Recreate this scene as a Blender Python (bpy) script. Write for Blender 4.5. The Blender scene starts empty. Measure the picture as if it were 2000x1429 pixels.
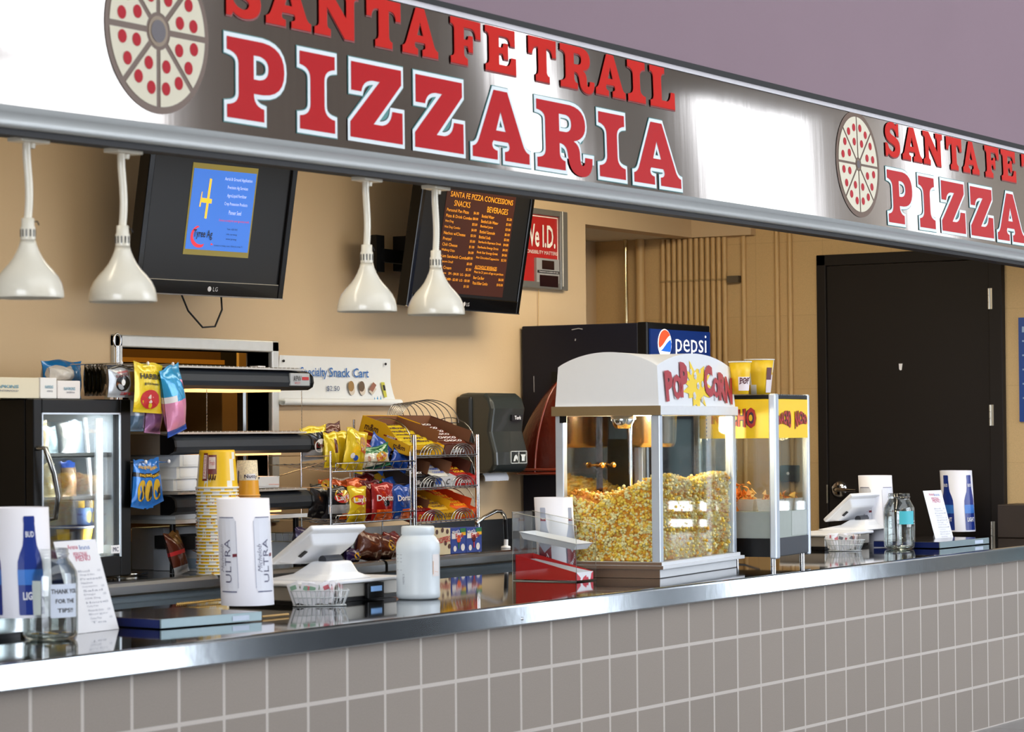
import bpy, bmesh, math, random
import numpy as np
from mathutils import Matrix, Vector
random.seed(7)
rng = np.random.default_rng(7)
SC = bpy.context.scene
COL = SC.collection
PI = math.pi

# ------------------------------------------------------------------ camera, world, lights
CAM = dict(f=5243.646, loc=(-5.242, -4.585, 1.406), yaw=1.0302, pitch=0.02425, roll=-0.00812)
_sy, _cy, _sp, _cp = math.sin(CAM['yaw']), math.cos(CAM['yaw']), math.sin(CAM['pitch']), math.cos(CAM['pitch'])
CF = Vector((_sy*_cp, _cy*_cp, _sp))
_r = Vector((_cy, -_sy, 0)); _u = _r.cross(CF)
_c, _s = math.cos(CAM['roll']), math.sin(CAM['roll'])
CR = _c*_r + _s*_u
CU = -_s*_r + _c*_u
CL = Vector(CAM['loc'])
cd = bpy.data.cameras.new('camera')
cd.sensor_fit = 'HORIZONTAL'; cd.sensor_width = 36.0
cd.lens = CAM['f']/2000*36.0
cd.clip_start = 0.1; cd.clip_end = 200
cam = bpy.data.objects.new('camera', cd)
cam.matrix_world = Matrix(((CR.x, CU.x, -CF.x, CL.x), (CR.y, CU.y, -CF.y, CL.y), (CR.z, CU.z, -CF.z, CL.z), (0, 0, 0, 1)))
COL.objects.link(cam)
SC.camera = cam
cd.dof.use_dof = True; cd.dof.focus_distance = 12.0; cd.dof.aperture_fstop = 7.0

SC.view_settings.view_transform = 'Standard'
SC.view_settings.look = 'None'
SC.view_settings.gamma = 1.0
SC.view_settings.use_curve_mapping = False
SC.view_settings.exposure = 0.0
SC.cycles.use_denoising = True
SC.cycles.max_bounces = 10
SC.cycles.transparent_max_bounces = 24
SC.cycles.caustics_reflective = False
SC.cycles.caustics_refractive = False

W = bpy.data.worlds.new('World'); SC.world = W; W.use_nodes = True
bg = W.node_tree.nodes['Background']
bg.inputs[0].default_value = (0.82, 0.88, 1.0, 1); bg.inputs[1].default_value = 0.42

def area(name, loc, target, sx, sy, power, color):
    l = bpy.data.lights.new(name, 'AREA'); l.shape = 'RECTANGLE'; l.size = sx; l.size_y = sy
    l.energy = power; l.color = color
    o = bpy.data.objects.new(name, l); o.location = loc
    d = Vector(target) - Vector(loc)
    o.rotation_euler = d.to_track_quat('-Z', 'Y').to_euler()
    COL.objects.link(o); return o
area('lobby_fill', (1.5, -6.0, 6.8), (2.0, -1.0, 1.0), 14, 4, 260, (0.92, 0.96, 1.0))  # added overhead fill, stands in for unseen lobby lighting
area('stall_ceiling_light', (3.4, 0.5, 2.74), (3.4, 1.75, 0.9), 7.0, 0.3, 62, (1.0, 0.88, 0.68))
area('stall_wall_light', (6.0, 1.0, 2.74), (6.6, 1.7, 1.4), 1.6, 0.4, 30, (1.0, 0.86, 0.62))

def at(px, py, X=None, Y=None, Z=None):
    """point of a surface (plane X, Y or Z = value) that the photo shows at px, py (2000 x 1429)"""
    d = CF + (px-1000)/CAM['f']*CR - (py-714.5)/CAM['f']*CU
    if X is not None: t = (X-CL.x)/d.x
    elif Y is not None: t = (Y-CL.y)/d.y
    else: t = (Z-CL.z)/d.z
    return CL + t*d

# ------------------------------------------------------------------ materials
def lin(c):
    return tuple((v/255/12.92 if v/255 <= .04045 else ((v/255+.055)/1.055)**2.4) for v in c)
MATS = {}
def mat(name, col, rough=.5, metal=0., noise=.06, nscale=30., bump=0., bscale=200., emit=0., spec=.5, trans=0., stretch=None, coat=0., sss=0.):
    if name in MATS: return MATS[name]
    m = bpy.data.materials.new(name); m.use_nodes = True
    nt = m.node_tree; b = nt.nodes['Principled BSDF']
    c = lin(col)
    b.inputs['Roughness'].default_value = rough; b.inputs['Metallic'].default_value = metal
    b.inputs['Specular IOR Level'].default_value = spec
    b.inputs['Base Color'].default_value = (*c, 1)
    tc = nt.nodes.new('ShaderNodeTexCoord')
    mp = nt.nodes.new('ShaderNodeMapping')
    if stretch: mp.inputs['Scale'].default_value = stretch
    nt.links.new(tc.outputs['Object'], mp.inputs['Vector'])
    if noise > 0:
        n = nt.nodes.new('ShaderNodeTexNoise'); n.inputs['Scale'].default_value = nscale; n.inputs['Detail'].default_value = 3
        nt.links.new(mp.outputs[0], n.inputs['Vector'])
        r = nt.nodes.new('ShaderNodeMapRange'); r.inputs['To Min'].default_value = 1-noise; r.inputs['To Max'].default_value = 1+noise
        nt.links.new(n.outputs['Fac'], r.inputs['Value'])
        mx = nt.nodes.new('ShaderNodeMix'); mx.data_type = 'RGBA'; mx.blend_type = 'MULTIPLY'; mx.inputs['Factor'].default_value = 1
        mx.inputs['A'].default_value = (*c, 1)
        nt.links.new(r.outputs[0], mx.inputs['B'])
        nt.links.new(mx.outputs['Result'], b.inputs['Base Color'])
    if bump > 0:
        n2 = nt.nodes.new('ShaderNodeTexNoise'); n2.inputs['Scale'].default_value = bscale; n2.inputs['Detail'].default_value = 4
        nt.links.new(mp.outputs[0], n2.inputs['Vector'])
        bp = nt.nodes.new('ShaderNodeBump'); bp.inputs['Strength'].default_value = bump; bp.inputs['Distance'].default_value = .01
        nt.links.new(n2.outputs['Fac'], bp.inputs['Height']); nt.links.new(bp.outputs[0], b.inputs['Normal'])
    if emit > 0:
        b.inputs['Emission Color'].default_value = (*c, 1); b.inputs['Emission Strength'].default_value = emit
    if trans > 0: b.inputs['Transmission Weight'].default_value = trans
    if coat > 0: b.inputs['Coat Weight'].default_value = coat
    if sss > 0:
        b.inputs['Subsurface Weight'].default_value = sss; b.inputs['Subsurface Radius'].default_value = (.02, .02, .02)
    MATS[name] = m
    return m
def glass(name, tint=(252, 254, 253), rough=0.02, edge=.25, minr=.03, maxr=.7):
    """thin clear sheet: see-through with a mirror coat that grows at grazing angles"""
    if name in MATS: return MATS[name]
    m = bpy.data.materials.new(name); m.use_nodes = True
    nt = m.node_tree; nt.nodes.clear()
    out = nt.nodes.new('ShaderNodeOutputMaterial')
    t = nt.nodes.new('ShaderNodeBsdfTransparent'); t.inputs[0].default_value = (*lin(tint), 1)
    g = nt.nodes.new('ShaderNodeBsdfGlossy'); g.inputs['Roughness'].default_value = rough
    lw = nt.nodes.new('ShaderNodeLayerWeight'); lw.inputs['Blend'].default_value = edge
    r = nt.nodes.new('ShaderNodeMapRange'); r.inputs['To Min'].default_value = minr; r.inputs['To Max'].default_value = maxr
    nt.links.new(lw.outputs['Fresnel'], r.inputs['Value'])
    mx = nt.nodes.new('ShaderNodeMixShader')
    nt.links.new(r.outputs[0], mx.inputs[0]); nt.links.new(t.outputs[0], mx.inputs[1]); nt.links.new(g.outputs[0], mx.inputs[2])
    nt.links.new(mx.outputs[0], out.inputs[0])
    MATS[name] = m
    return m
def film(name, tint, alpha):
    """translucent tinted plastic"""
    if name in MATS: return MATS[name]
    m = mat(name, tint, .2, noise=.1, bump=.3, bscale=60)
    nt = m.node_tree; b = nt.nodes['Principled BSDF']; b.inputs['Alpha'].default_value = alpha
    return m
def tiles(name, tile, grout, size=.2032, mortar=.011, swap=('X', 'Z'), off=(0, 0), rough=.6, bump=.3, var=.10):
    if name in MATS: return MATS[name]
    m = bpy.data.materials.new(name); m.use_nodes = True
    nt = m.node_tree; b = nt.nodes['Principled BSDF']; b.inputs['Roughness'].default_value = rough
    tc = nt.nodes.new('ShaderNodeTexCoord')
    sp = nt.nodes.new('ShaderNodeSeparateXYZ'); nt.links.new(tc.outputs['Object'], sp.inputs[0])
    cb = nt.nodes.new('ShaderNodeCombineXYZ')
    for i, k in enumerate(swap):
        ad = nt.nodes.new('ShaderNodeMath'); ad.operation = 'ADD'; ad.inputs[1].default_value = off[i]+size*40
        nt.links.new(sp.outputs[k], ad.inputs[0]); nt.links.new(ad.outputs[0], cb.inputs[i])
    br = nt.nodes.new('ShaderNodeTexBrick'); br.offset = 0; br.squash = 1
    br.inputs['Scale'].default_value = 1; br.inputs['Brick Width'].default_value = size; br.inputs['Row Height'].default_value = size
    br.inputs['Mortar Size'].default_value = mortar/2; br.inputs['Mortar Smooth'].default_value = .1; br.inputs['Bias'].default_value = 0
    t = lin(tile)
    br.inputs['Color1'].default_value = (*[v*(1-var) for v in t], 1); br.inputs['Color2'].default_value = (*[v*(1+var) for v in t], 1)
    br.inputs['Mortar'].default_value = (*lin(grout), 1)
    nt.links.new(cb.outputs[0], br.inputs['Vector'])
    n = nt.nodes.new('ShaderNodeTexNoise'); n.inputs['Scale'].default_value = 260; n.inputs['Detail'].default_value = 3
    nt.links.new(tc.outputs['Object'], n.inputs['Vector'])
    r = nt.nodes.new('ShaderNodeMapRange'); r.inputs['To Min'].default_value = .82; r.inputs['To Max'].default_value = 1.18
    nt.links.new(n.outputs['Fac'], r.inputs['Value'])
    mx = nt.nodes.new('ShaderNodeMix'); mx.data_type = 'RGBA'; mx.blend_type = 'MULTIPLY'; mx.inputs['Factor'].default_value = 1
    nt.links.new(br.outputs['Color'], mx.inputs['A']); nt.links.new(r.outputs[0], mx.inputs['B'])
    nt.links.new(mx.outputs['Result'], b.inputs['Base Color'])
    bp = nt.nodes.new('ShaderNodeBump'); bp.inputs['Strength'].default_value = bump; bp.inputs['Distance'].default_value = .004; bp.invert = True
    nt.links.new(br.outputs['Fac'], bp.inputs['Height']); nt.links.new(bp.outputs[0], b.inputs['Normal'])
    MATS[name] = m
    return m

# ------------------------------------------------------------------ mesh builder
_TXT = {}
def _curve_mesh(cu):
    o = bpy.data.objects.new('tmp', cu); COL.objects.link(o)
    dg = bpy.context.evaluated_depsgraph_get(); dg.update()
    me = bpy.data.meshes.new_from_object(o.evaluated_get(dg))
    v = np.array([tuple(x.co) for x in me.vertices]) if len(me.vertices) else np.zeros((0, 3))
    f = [tuple(p.vertices) for p in me.polygons]
    bpy.data.objects.remove(o); bpy.data.meshes.remove(me); bpy.data.curves.remove(cu)
    return v, f
def text2d(body, bold=0., res=2):
    k = (body, bold, res)
    if k not in _TXT:
        cu = bpy.data.curves.new('t', 'FONT'); cu.body = body; cu.size = 1; cu.offset = bold; cu.resolution_u = res
        cu.fill_mode = 'FRONT'
        _TXT[k] = _curve_mesh(cu)
    return _TXT[k]
def shape2d(polys, off=0.):
    cu = bpy.data.curves.new('s', 'CURVE'); cu.dimensions = '2D'; cu.fill_mode = 'FRONT'; cu.offset = off
    for p in polys:
        s = cu.splines.new('POLY'); s.points.add(len(p)-1)
        for i, q in enumerate(p): s.points[i].co = (q[0], q[1], 0, 1)
        s.use_cyclic_u = True
    return _curve_mesh(cu)
def path(*items):
    """polyline; ('q', cx, cy, x, y) bends a corner as a quadratic curve"""
    out = []
    for it in items:
        if it[0] == 'q':
            x0, y0 = out[-1]; _, cx, cy, x, y = it
            for k in range(1, 7):
                t = k/6; out.append(((1-t)**2*x0+2*t*(1-t)*cx+t*t*x, (1-t)**2*y0+2*t*(1-t)*cy+t*t*y))
        else: out.append((it[0], it[1]))
    return out
class M:
    def __init__(s): s.v = []; s.f = []; s.m = []; s.s = []
    def add(s, vs, fs, mi=0, smooth=False):
        b = len(s.v); s.v.extend(tuple(map(float, q)) for q in vs)
        for f in fs: s.f.append(tuple(i+b for i in f)); s.m.append(mi); s.s.append(smooth)
        return s
    def box(s, x0, x1, y0, y1, z0, z1, mi=0, T=None):
        v = [(x0, y0, z0), (x1, y0, z0), (x1, y1, z0), (x0, y1, z0), (x0, y0, z1), (x1, y0, z1), (x1, y1, z1), (x0, y1, z1)]
        if T is not None: v = [tuple(T @ Vector(q)) for q in v]
        return s.add(v, [(0, 3, 2, 1), (4, 5, 6, 7), (0, 1, 5, 4), (1, 2, 6, 5), (2, 3, 7, 6), (3, 0, 4, 7)], mi)
    def prism(s, poly, d0, d1, axis='y', mi=0, T=None):
        n = len(poly)
        def P(a, b, d): return {'y': (a, d, b), 'x': (d, a, b), 'z': (a, b, d)}[axis]
        v = [P(a, b, d0) for a, b in poly]+[P(a, b, d1) for a, b in poly]
        if T is not None: v = [tuple(T @ Vector(q)) for q in v]
        return s.add(v, [tuple(range(n)), tuple(range(2*n-1, n-1, -1))]+[(i, n+i, n+(i+1) % n, (i+1) % n) for i in range(n)], mi)
    def tube(s, pts, r, n=8, mi=0, caps=True, closed=False):
        pts = [Vector(p) for p in pts]; N = len(pts); vs = []; rr = r if isinstance(r, (list, tuple)) else [r]*N
        up = None
        for i, p in enumerate(pts):
            a = pts[(i-1) % N] if (closed or i > 0) else p; b = pts[(i+1) % N] if (closed or i < N-1) else p
            d = (b-a).normalized()
            if up is None: up = Vector((0, 0, 1)) if abs(d.z) < .9 else Vector((1, 0, 0))
            x = d.cross(up)
            if x.length < 1e-6: x = d.orthogonal()
            x.normalize(); y = x.cross(d).normalized(); up = y
            for k in range(n):
                t = 2*PI*k/n; vs.append(p+rr[i]*(math.cos(t)*x+math.sin(t)*y))
        fs = []
        for i in range(N if closed else N-1):
            j = (i+1) % N
            for k in range(n): fs.append((i*n+k, i*n+(k+1) % n, j*n+(k+1) % n, j*n+k))
        s.add(vs, fs, mi, True)
        if caps and not closed:
            s.add(vs[:n], [tuple(range(n-1, -1, -1))], mi); s.add(vs[-n:], [tuple(range(n))], mi)
        return s
    def lathe(s, prof, n=32, c=(0, 0, 0), mi=0, T=None, a0=0., a1=2*PI, mf=None):
        full = abs(a1-a0-2*PI) < 1e-6; cols = n if full else n+1; vs = []
        for (r, z) in prof:
            for k in range(cols):
                t = a0+(a1-a0)*k/n; q = Vector((c[0]+r*math.cos(t), c[1]+r*math.sin(t), c[2]+z)); vs.append(tuple(T @ q) if T is not None else tuple(q))
        for i in range(len(prof)-1):
            for k in range(n):
                k2 = (k+1) % cols
                s_m = mf(i, k) if mf else mi
                s.f.append(tuple(len(s.v)+q for q in (i*cols+k, i*cols+k2, (i+1)*cols+k2, (i+1)*cols+k))); s.m.append(s_m); s.s.append(True)
        s.v.extend(vs); return s
    def grid(s, fn, nu, nv, mi=0, mf=None, smooth=True, flip=False):
        vs = [fn(i/nu, j/nv) for j in range(nv+1) for i in range(nu+1)]; b = len(s.v)
        s.v.extend(tuple(map(float, q)) for q in vs)
        for j in range(nv):
            for i in range(nu):
                q = (j*(nu+1)+i, j*(nu+1)+i+1, (j+1)*(nu+1)+i+1, (j+1)*(nu+1)+i)
                if flip: q = q[::-1]
                s.f.append(tuple(b+k for k in q)); s.m.append(mf((i+.5)/nu, (j+.5)/nv) if mf else mi); s.s.append(smooth)
        return s
    def ball(s, c, r, n=10, mi=0, sz=1.):
        prof = [(max(1e-4, r*math.sin(PI*i/n)), -r*sz*math.cos(PI*i/n)) for i in range(n+1)]
        return s.lathe(prof, n+4, c, mi)
    def flat(s, V, F, o, ux, uy, mi=0, n=0.):
        o = Vector(o); ux = Vector(ux); uy = Vector(uy); nn = ux.cross(uy)
        return s.add([o+ux*q[0]+uy*q[1]+nn*n for q in V], F, mi)
    def text(s, body, o, h, w=None, ux=(1, 0, 0), uy=(0, 0, 1), mi=0, bold=0., fn=None, n=.0012, rot=0., shear=0., res=2, align='C'):
        V, F = text2d(body, bold, res)
        if not len(V): return s
        a, b = V.min(0), V.max(0); sy = h/(b[1]-a[1]); sx = sy if w is None else w/(b[0]-a[0])
        ax = {'C': (a[0]+b[0])/2, 'L': a[0], 'R': b[0]}[align]
        X = (V[:, 0]-ax)*sx; Yv = (V[:, 1]-(a[1]+b[1])/2)*sy; X = X+shear*Yv
        if rot: X, Yv = X*math.cos(rot)-Yv*math.sin(rot), X*math.sin(rot)+Yv*math.cos(rot)
        if fn: return s.add([fn(x, y) for x, y in zip(X, Yv)], F, mi)
        return s.flat(np.stack([X, Yv], 1), F, o, ux, uy, mi, n)
    def poly(s, pts, o, ux=(1, 0, 0), uy=(0, 0, 1), mi=0, n=.001):
        return s.flat(pts, [tuple(range(len(pts)))], o, ux, uy, mi, n)
    def build(s, name, mats, parent=None, loc=None, rot=None, bevel=0., seg=2):
        me = bpy.data.meshes.new(name); me.from_pydata(s.v, [], s.f)
        for m in (mats if isinstance(mats, (list, tuple)) else [mats]): me.materials.append(m)
        me.polygons.foreach_set('material_index', s.m); me.polygons.foreach_set('use_smooth', s.s); me.update()
        o = bpy.data.objects.new(name, me); COL.objects.link(o)
        if parent is not None: o.parent = parent
        if loc is not None: o.location = loc
        if rot is not None: o.rotation_euler = rot
        if bevel > 0:
            b = o.modifiers.new('bevel', 'BEVEL'); b.width = bevel; b.segments = seg; b.limit_method = 'ANGLE'; b.angle_limit = .6
        return o
def circ(r, n=32, cx=0, cy=0, ry=None):
    return [(cx+r*math.cos(2*PI*k/n), cy+(ry or r)*math.sin(2*PI*k/n)) for k in range(n)]
def thing(name, label, cat, loc=(0, 0, 0), rz=0., group=None):
    o = bpy.data.objects.new(name, None); o.empty_display_size = .05; COL.objects.link(o)
    o.location = loc; o.rotation_euler = (0, 0, rz); o['label'] = label; o['category'] = cat
    if group: o['group'] = group
    return o
def tag(o, label, cat, group=None):
    o['label'] = label; o['category'] = cat
    if group: o['group'] = group
    return o
def struct(o):
    o['kind'] = 'structure'; return o
def dup(root, loc, rz, label=None, group=None):
    r = root.copy(); COL.objects.link(r); r.location = loc; r.rotation_euler = (0, 0, rz)
    if label: r['label'] = label
    if group: r['group'] = group
    for ch in list(root.children):
        c = ch.copy(); COL.objects.link(c); c.parent = r
        for g in list(ch.children):
            d = g.copy(); COL.objects.link(d); d.parent = c
    return r

# palette
WHITE = mat('white_plastic', (238, 240, 244), .35, noise=.02)
PAPER = mat('white_paper', (243, 243, 247), .6, noise=.02)
BLACK = mat('black_plastic', (9, 9, 10), .35, spec=.25)
MATTE = mat('black_matte', (20, 20, 22), .7)
STEEL = mat('brushed_steel', (176, 178, 178), .25, 1, noise=.08, nscale=40, stretch=(1, 1, 30))
CHROME = mat('chrome', (215, 217, 220), .12, 1, noise=.02)
ALU = mat('anodised_aluminium', (205, 214, 224), .35, .6, noise=.03)
RED = mat('red_print', (196, 34, 40), .45, noise=.03)
YEL = mat('yellow_print', (248, 196, 22), .45, noise=.03)
BLUE = mat('blue_print', (32, 84, 190), .4, noise=.04)
GREEN = mat('green_print', (24, 118, 64), .4, noise=.04)
ORANGE = mat('orange_print', (236, 96, 24), .4, noise=.04)
INK = mat('black_ink', (24, 22, 26), .5, noise=0)
GREYINK = mat('grey_ink', (120, 124, 138), .6, noise=0)
NAVY = mat('navy_print', (28, 34, 78), .45, noise=.03)
BROWN = mat('brown_print', (78, 40, 24), .5, noise=.06)
CREAM = mat('cream_print', (240, 228, 200), .55, noise=.03)
PANE = glass('clear_glass')
# ------------------------------------------------------------------ setting
WALLC = mat('tan_wall_paint', (207, 181, 145), .75, noise=.04, nscale=2.5, bump=.06, bscale=120)
YB, XR = 2.30, 8.26          # back wall and right wall of the stall
b = M(); b.box(-12, 40, -10.3, 6, -.1, 0)
struct(b.build('floor', tiles('floor_tile', (150, 148, 146), (128, 126, 124), .6096, .008, ('X', 'Y'), rough=.25, bump=.1, var=.04)))
# tiled counter wall
b = M(); b.box(-3.5, XR, 0, .14, 0, .765)
struct(b.build('wall_front', tiles('glazed_block', (146, 135, 124), (196, 187, 178), .2032, .013, ('X', 'Z'), rough=.5, bump=.35, var=.05)))
# back wall with serving hatch and conduit alcove
b = M()
HX0, HX1, HZ0, HZ1 = 3.17, 4.18, 1.02, 1.755
AX0, AZ = 6.986, 2.485
b.box(-3.5, HX0, YB, YB+.12, 0, 2.85); b.box(HX1, AX0, YB, YB+.12, 0, 2.85)
b.box(HX0, HX1, YB, YB+.12, 0, HZ0); b.box(HX0, HX1, YB, YB+.12, HZ1, 2.85)
b.box(AX0, XR, YB, YB+.12, AZ, 2.85)
struct(b.build('wall_back', WALLC))
b = M(); b.box(AX0-.1, XR+.1, 2.95, 3.05, 0, 2.85); b.box(AX0-.1, AX0, YB+.12, 2.95, 0, 2.85)
struct(b.build('wall_alcove', WALLC))
b = M(); b.box(XR-.06, XR, 1.93, YB, AZ, 2.85)
struct(b.build('trim_1', WALLC))
# sloping strip on the back wall of the alcove
b = M(); b.prism([(7.0, 1.95), (7.0, 2.03), (7.9, 1.75), (7.9, 1.67)], 2.90, 2.95, 'y')
struct(b.build('trim_2', WALLC))
b = M(); b.box(XR, XR+.15, .02, 3.05, 0, 2.85)
struct(b.build('wall_right', tiles('painted_block', (206, 174, 124), (198, 166, 118), .4064, .006, ('Y', 'Z'), off=(.1, 0), rough=.7, bump=.15, var=.02)))
b = M(); b.box(-3.65, -3.5, 0, YB+.12, 0, 2.85); struct(b.build('wall_left', WALLC))
b = M(); b.box(-3.65, XR+.15, .2, 3.05, 2.8, 2.9); struct(b.build('ceiling', mat('ceiling_paint', (170, 160, 140), .8)))
# header above the opening and the mauve wall over it
def zb(u): return 2.217-.0016*(u-4.6)**2
b = M()
for k in range(40):
    ua, ub = -3.65+17.65*k/40, -3.65+17.65*(k+1)/40; za, zc = zb(ua)-.010, zb(ub)-.010
    b.add([(ua, .03, za), (ub, .03, zc), (ub, .088, zc), (ua, .088, za), (ua, .03, 2.79), (ub, .03, 2.79), (ub, .088, 2.79), (ua, .088, 2.79)], [(0, 3, 2, 1), (0, 1, 5, 4), (2, 3, 7, 6), (4, 5, 6, 7)]+([(3, 0, 4, 7)] if k == 0 else [])+([(1, 2, 6, 5)] if k == 39 else []))
struct(b.build('wall_header', mat('dark_header', (30, 28, 27), .7)))
b = M(); b.box(-6, 14, .03, .2, 2.79, 9)
struct(b.build('wall_upper', mat('mauve_wall_paint', (134, 111, 120), .7, noise=.05, nscale=1.2, bump=.05, bscale=300)))
b = M(); b.box(XR+.004, 14, 0, .02, 0, 2.19); b.box(XR+.15, 14, .02, .2, 0, 2.19); struct(b.build('wall_front_right', WALLC))

# lobby behind the photographer: far wall, end wall, daylight windows
LOB = mat('lobby_wall_paint', (222, 210, 195), .8)
wins = [(4.6, 13.3), (19.3, 20.9), (24.1, 27.4)]
b = M(); x = -12
for a, c in wins: b.box(x, a, -10.2, -10, 0, 9); x = c
b.box(x, 30, -10.2, -10, 0, 9)
for a, c in wins: b.box(a, c, -10.2, -10, 0, .25); b.box(a, c, -10.2, -10, 6.4, 9)
struct(b.build('wall_far', LOB))
b = M(); x = -12
for a, c in wins: b.box(x, a-.02, -10, -9.96, 0, 2.2); x = c+.02
b.box(x, 30, -10, -9.96, 0, 2.2); struct(b.build('dark_band', mat('reflected_dark', (38, 40, 46), .7)))  # dark band added on the unseen wall to darken the counter edge's reflection
SKYG = mat('overcast_daylight', (236, 244, 255), .3, noise=0, emit=6.2)
FRM = mat('dark_window_frame', (40, 40, 42), .5)
for i, (a, c) in enumerate(wins):
    r = thing('window_%d' % (i+1), 'tall lobby window full of overcast daylight', 'window', (a, -10.1, .25)); struct(r)
    q = M(); q.box(0, c-a, -.02, 0, 0, 6.15); q.build('pane', SKYG, r)
    q = M()
    for k in range(int((c-a)/2.9)+2 if c-a > 2 else 2):
        xx = k*(c-a)/(int((c-a)/2.9)+1 if c-a > 2 else 1); q.box(max(0, xx-.04), min(c-a, xx+.04), 0, .06, 0, 6.15)
    for zz in (0, 2.1, 4.2, 6.07): q.box(0, c-a, 0, .06, zz, zz+.08)
    q.build('window_frame', FRM, r)
b = M(); b.box(30, 30.2, -10, .2, 0, 7); struct(b.build('wall_end', LOB))
r = thing('window_4', 'glazed entrance doors at the far end of the lobby', 'window', (30, -9, 0)); struct(r)
q = M(); q.box(-.03, -.01, 0, 8.5, .03, .44); q.build('pane', SKYG, r)
q = M(); q.box(-.03, -.01, 0, 8.5, .50, 3.2); q.build('tinted_pane', mat('tinted_daylight', (120, 140, 140), .3, noise=.5, nscale=.8, emit=.4), r)
q = M()
for k in range(20): q.box(-.1, -.03, k*.44-.05, k*.44+.05, 0, 3.3)
for zz in (0, .22, .47, 1.6, 3.2): q.box(-.1, -.03, 0, 8.5, zz-.05, zz+.07)
q.build('window_frame', FRM, r)

b = M(); b.box(-13.2, -13, -10, .2, 0, 9); struct(b.build('wall_near_end', LOB))
r = thing('window_6', 'tall lobby window at the near end of the lobby', 'window', (-13, -9, .3)); struct(r)
q = M(); q.box(0, .02, 0, 8.2, 0, 6); q.build('pane', mat('near_daylight', (238, 245, 255), .3, noise=0, emit=8.5), r)
q = M()
for k in range(5): q.box(.02, .08, k*2.03, k*2.03+.08, 0, 6)
for zz in (0, 2, 4, 5.92): q.box(.02, .08, 0, 8.2, zz, zz+.08)
q.build('window_frame', FRM, r)

r = thing('window_7', 'narrow high window beside the entrance doors of the lobby', 'window', (30, -9.75, 3.6)); struct(r)
q = M(); q.box(-.03, -.01, 0, .5, 0, 3.2); q.build('pane', SKYG, r); q = M(); q.box(-.06, -.03, -.06, .0, 0, 3.2); q.box(-.06, -.03, .5, .56, 0, 3.2); q.build('window_frame', FRM, r)

# serving hatch frame and the kitchen behind it
r = thing('window_5', 'steel framed serving hatch in the tan back wall', 'window', (0, YB, 0)); struct(r)
q = M(); fw = .05
q.box(HX0-.052, HX0+.0, -.02, .12, HZ0, HZ1+fw); q.box(HX1, HX1+.052, -.02, .12, HZ0, HZ1+fw)
q.box(HX0-.052, HX1+.052, -.02, .12, HZ1, HZ1+fw)
q.build('window_frame', mat('hatch_steel', (206, 206, 202), .38, .45), r, bevel=.006)
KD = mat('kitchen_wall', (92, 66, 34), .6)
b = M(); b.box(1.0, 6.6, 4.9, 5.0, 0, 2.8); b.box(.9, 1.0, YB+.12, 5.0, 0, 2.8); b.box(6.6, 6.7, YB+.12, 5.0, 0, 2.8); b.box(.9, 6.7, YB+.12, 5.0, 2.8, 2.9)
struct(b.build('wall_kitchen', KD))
pl = bpy.data.lights.new('kitchen_lamp', 'POINT'); pl.energy = 30; pl.color = (1, .72, .3); pl.shadow_soft_size = .15
o = bpy.data.objects.new('kitchen_lamp', pl); o.location = (4.6, 3.2, 2.3); COL.objects.link(o)

def spot_box(name, label, cat, px0, px1, py0, py1, Y, dep, m, parts=()):
    a, c = at(px0, py0, Y=Y), at(px1, py1, Y=Y); t = thing(name, label, cat, (a.x, Y, c.z)); w, h = c.x-a.x, a.z-c.z
    q = M(); q.box(0, w, 0, dep, 0, h); q.build('casing', m, t, bevel=.004)
    for nm, u0, u1, v0, v1, pm in parts:
        q = M(); q.box(u0*w, u1*w, -.02, .002, v0*h, v1*h); q.build(nm, pm, t)
    return t
KS = mat('kitchen_steel', (150, 132, 96), .35, .7); KG = mat('gold_lit_trim', (226, 176, 70), .4, .5); KB = mat('kitchen_black', (14, 12, 10), .5)  # gold trim colour carries the yellow kitchen light
o = spot_box('pizza_oven', 'dark pizza oven with yellow-lit bars seen through the serving hatch', 'oven', 250, 434, 762, 1000, 3.25, .6, mat('oven_dark', (52, 40, 26), .4, .5), (('control_bar', .3, .98, .885, .945, KG), ('door_rail', .3, .98, .845, .853, KG), ('lower_panel', .80, .98, .55, .70, mat('oven_panel', (92, 74, 48), .4, .5))))
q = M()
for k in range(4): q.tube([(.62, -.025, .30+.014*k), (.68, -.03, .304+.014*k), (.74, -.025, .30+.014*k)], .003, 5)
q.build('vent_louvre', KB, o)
o = spot_box('exhaust_hood', 'shadowy kitchen exhaust hood above the oven in the serving hatch', 'hood', 225, 432, 640, 712, 2.9, .8, mat('hood_gold_lit', (120, 92, 44), .3, .8), (('hood_lip', 0, 1, 0, .14, KG),))  # yellowish kitchen light painted into the hood's steel colour
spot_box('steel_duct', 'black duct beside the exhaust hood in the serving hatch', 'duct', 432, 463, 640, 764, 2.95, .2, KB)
spot_box('kitchen_cupboard', 'brownish steel cupboard behind the right half of the serving hatch', 'cupboard', 434, 486, 764, 1000, 2.8, .4, mat('cupboard_steel', (168, 140, 100), .45, .4))  # steel colour tinted as if lit gold
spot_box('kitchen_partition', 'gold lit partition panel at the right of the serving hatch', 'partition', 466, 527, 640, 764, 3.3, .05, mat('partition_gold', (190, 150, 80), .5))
for k, (a_, c_) in enumerate(((486, 497), (503, 511))): spot_box('steel_jamb', ('left pale upright at the right side of the serving hatch', 'right pale upright at the right side of the serving hatch')[k], 'upright', a_, c_, 762, 1000, 2.6, .04, mat('jamb_steel', (198, 192, 180), .4, .4))

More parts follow.
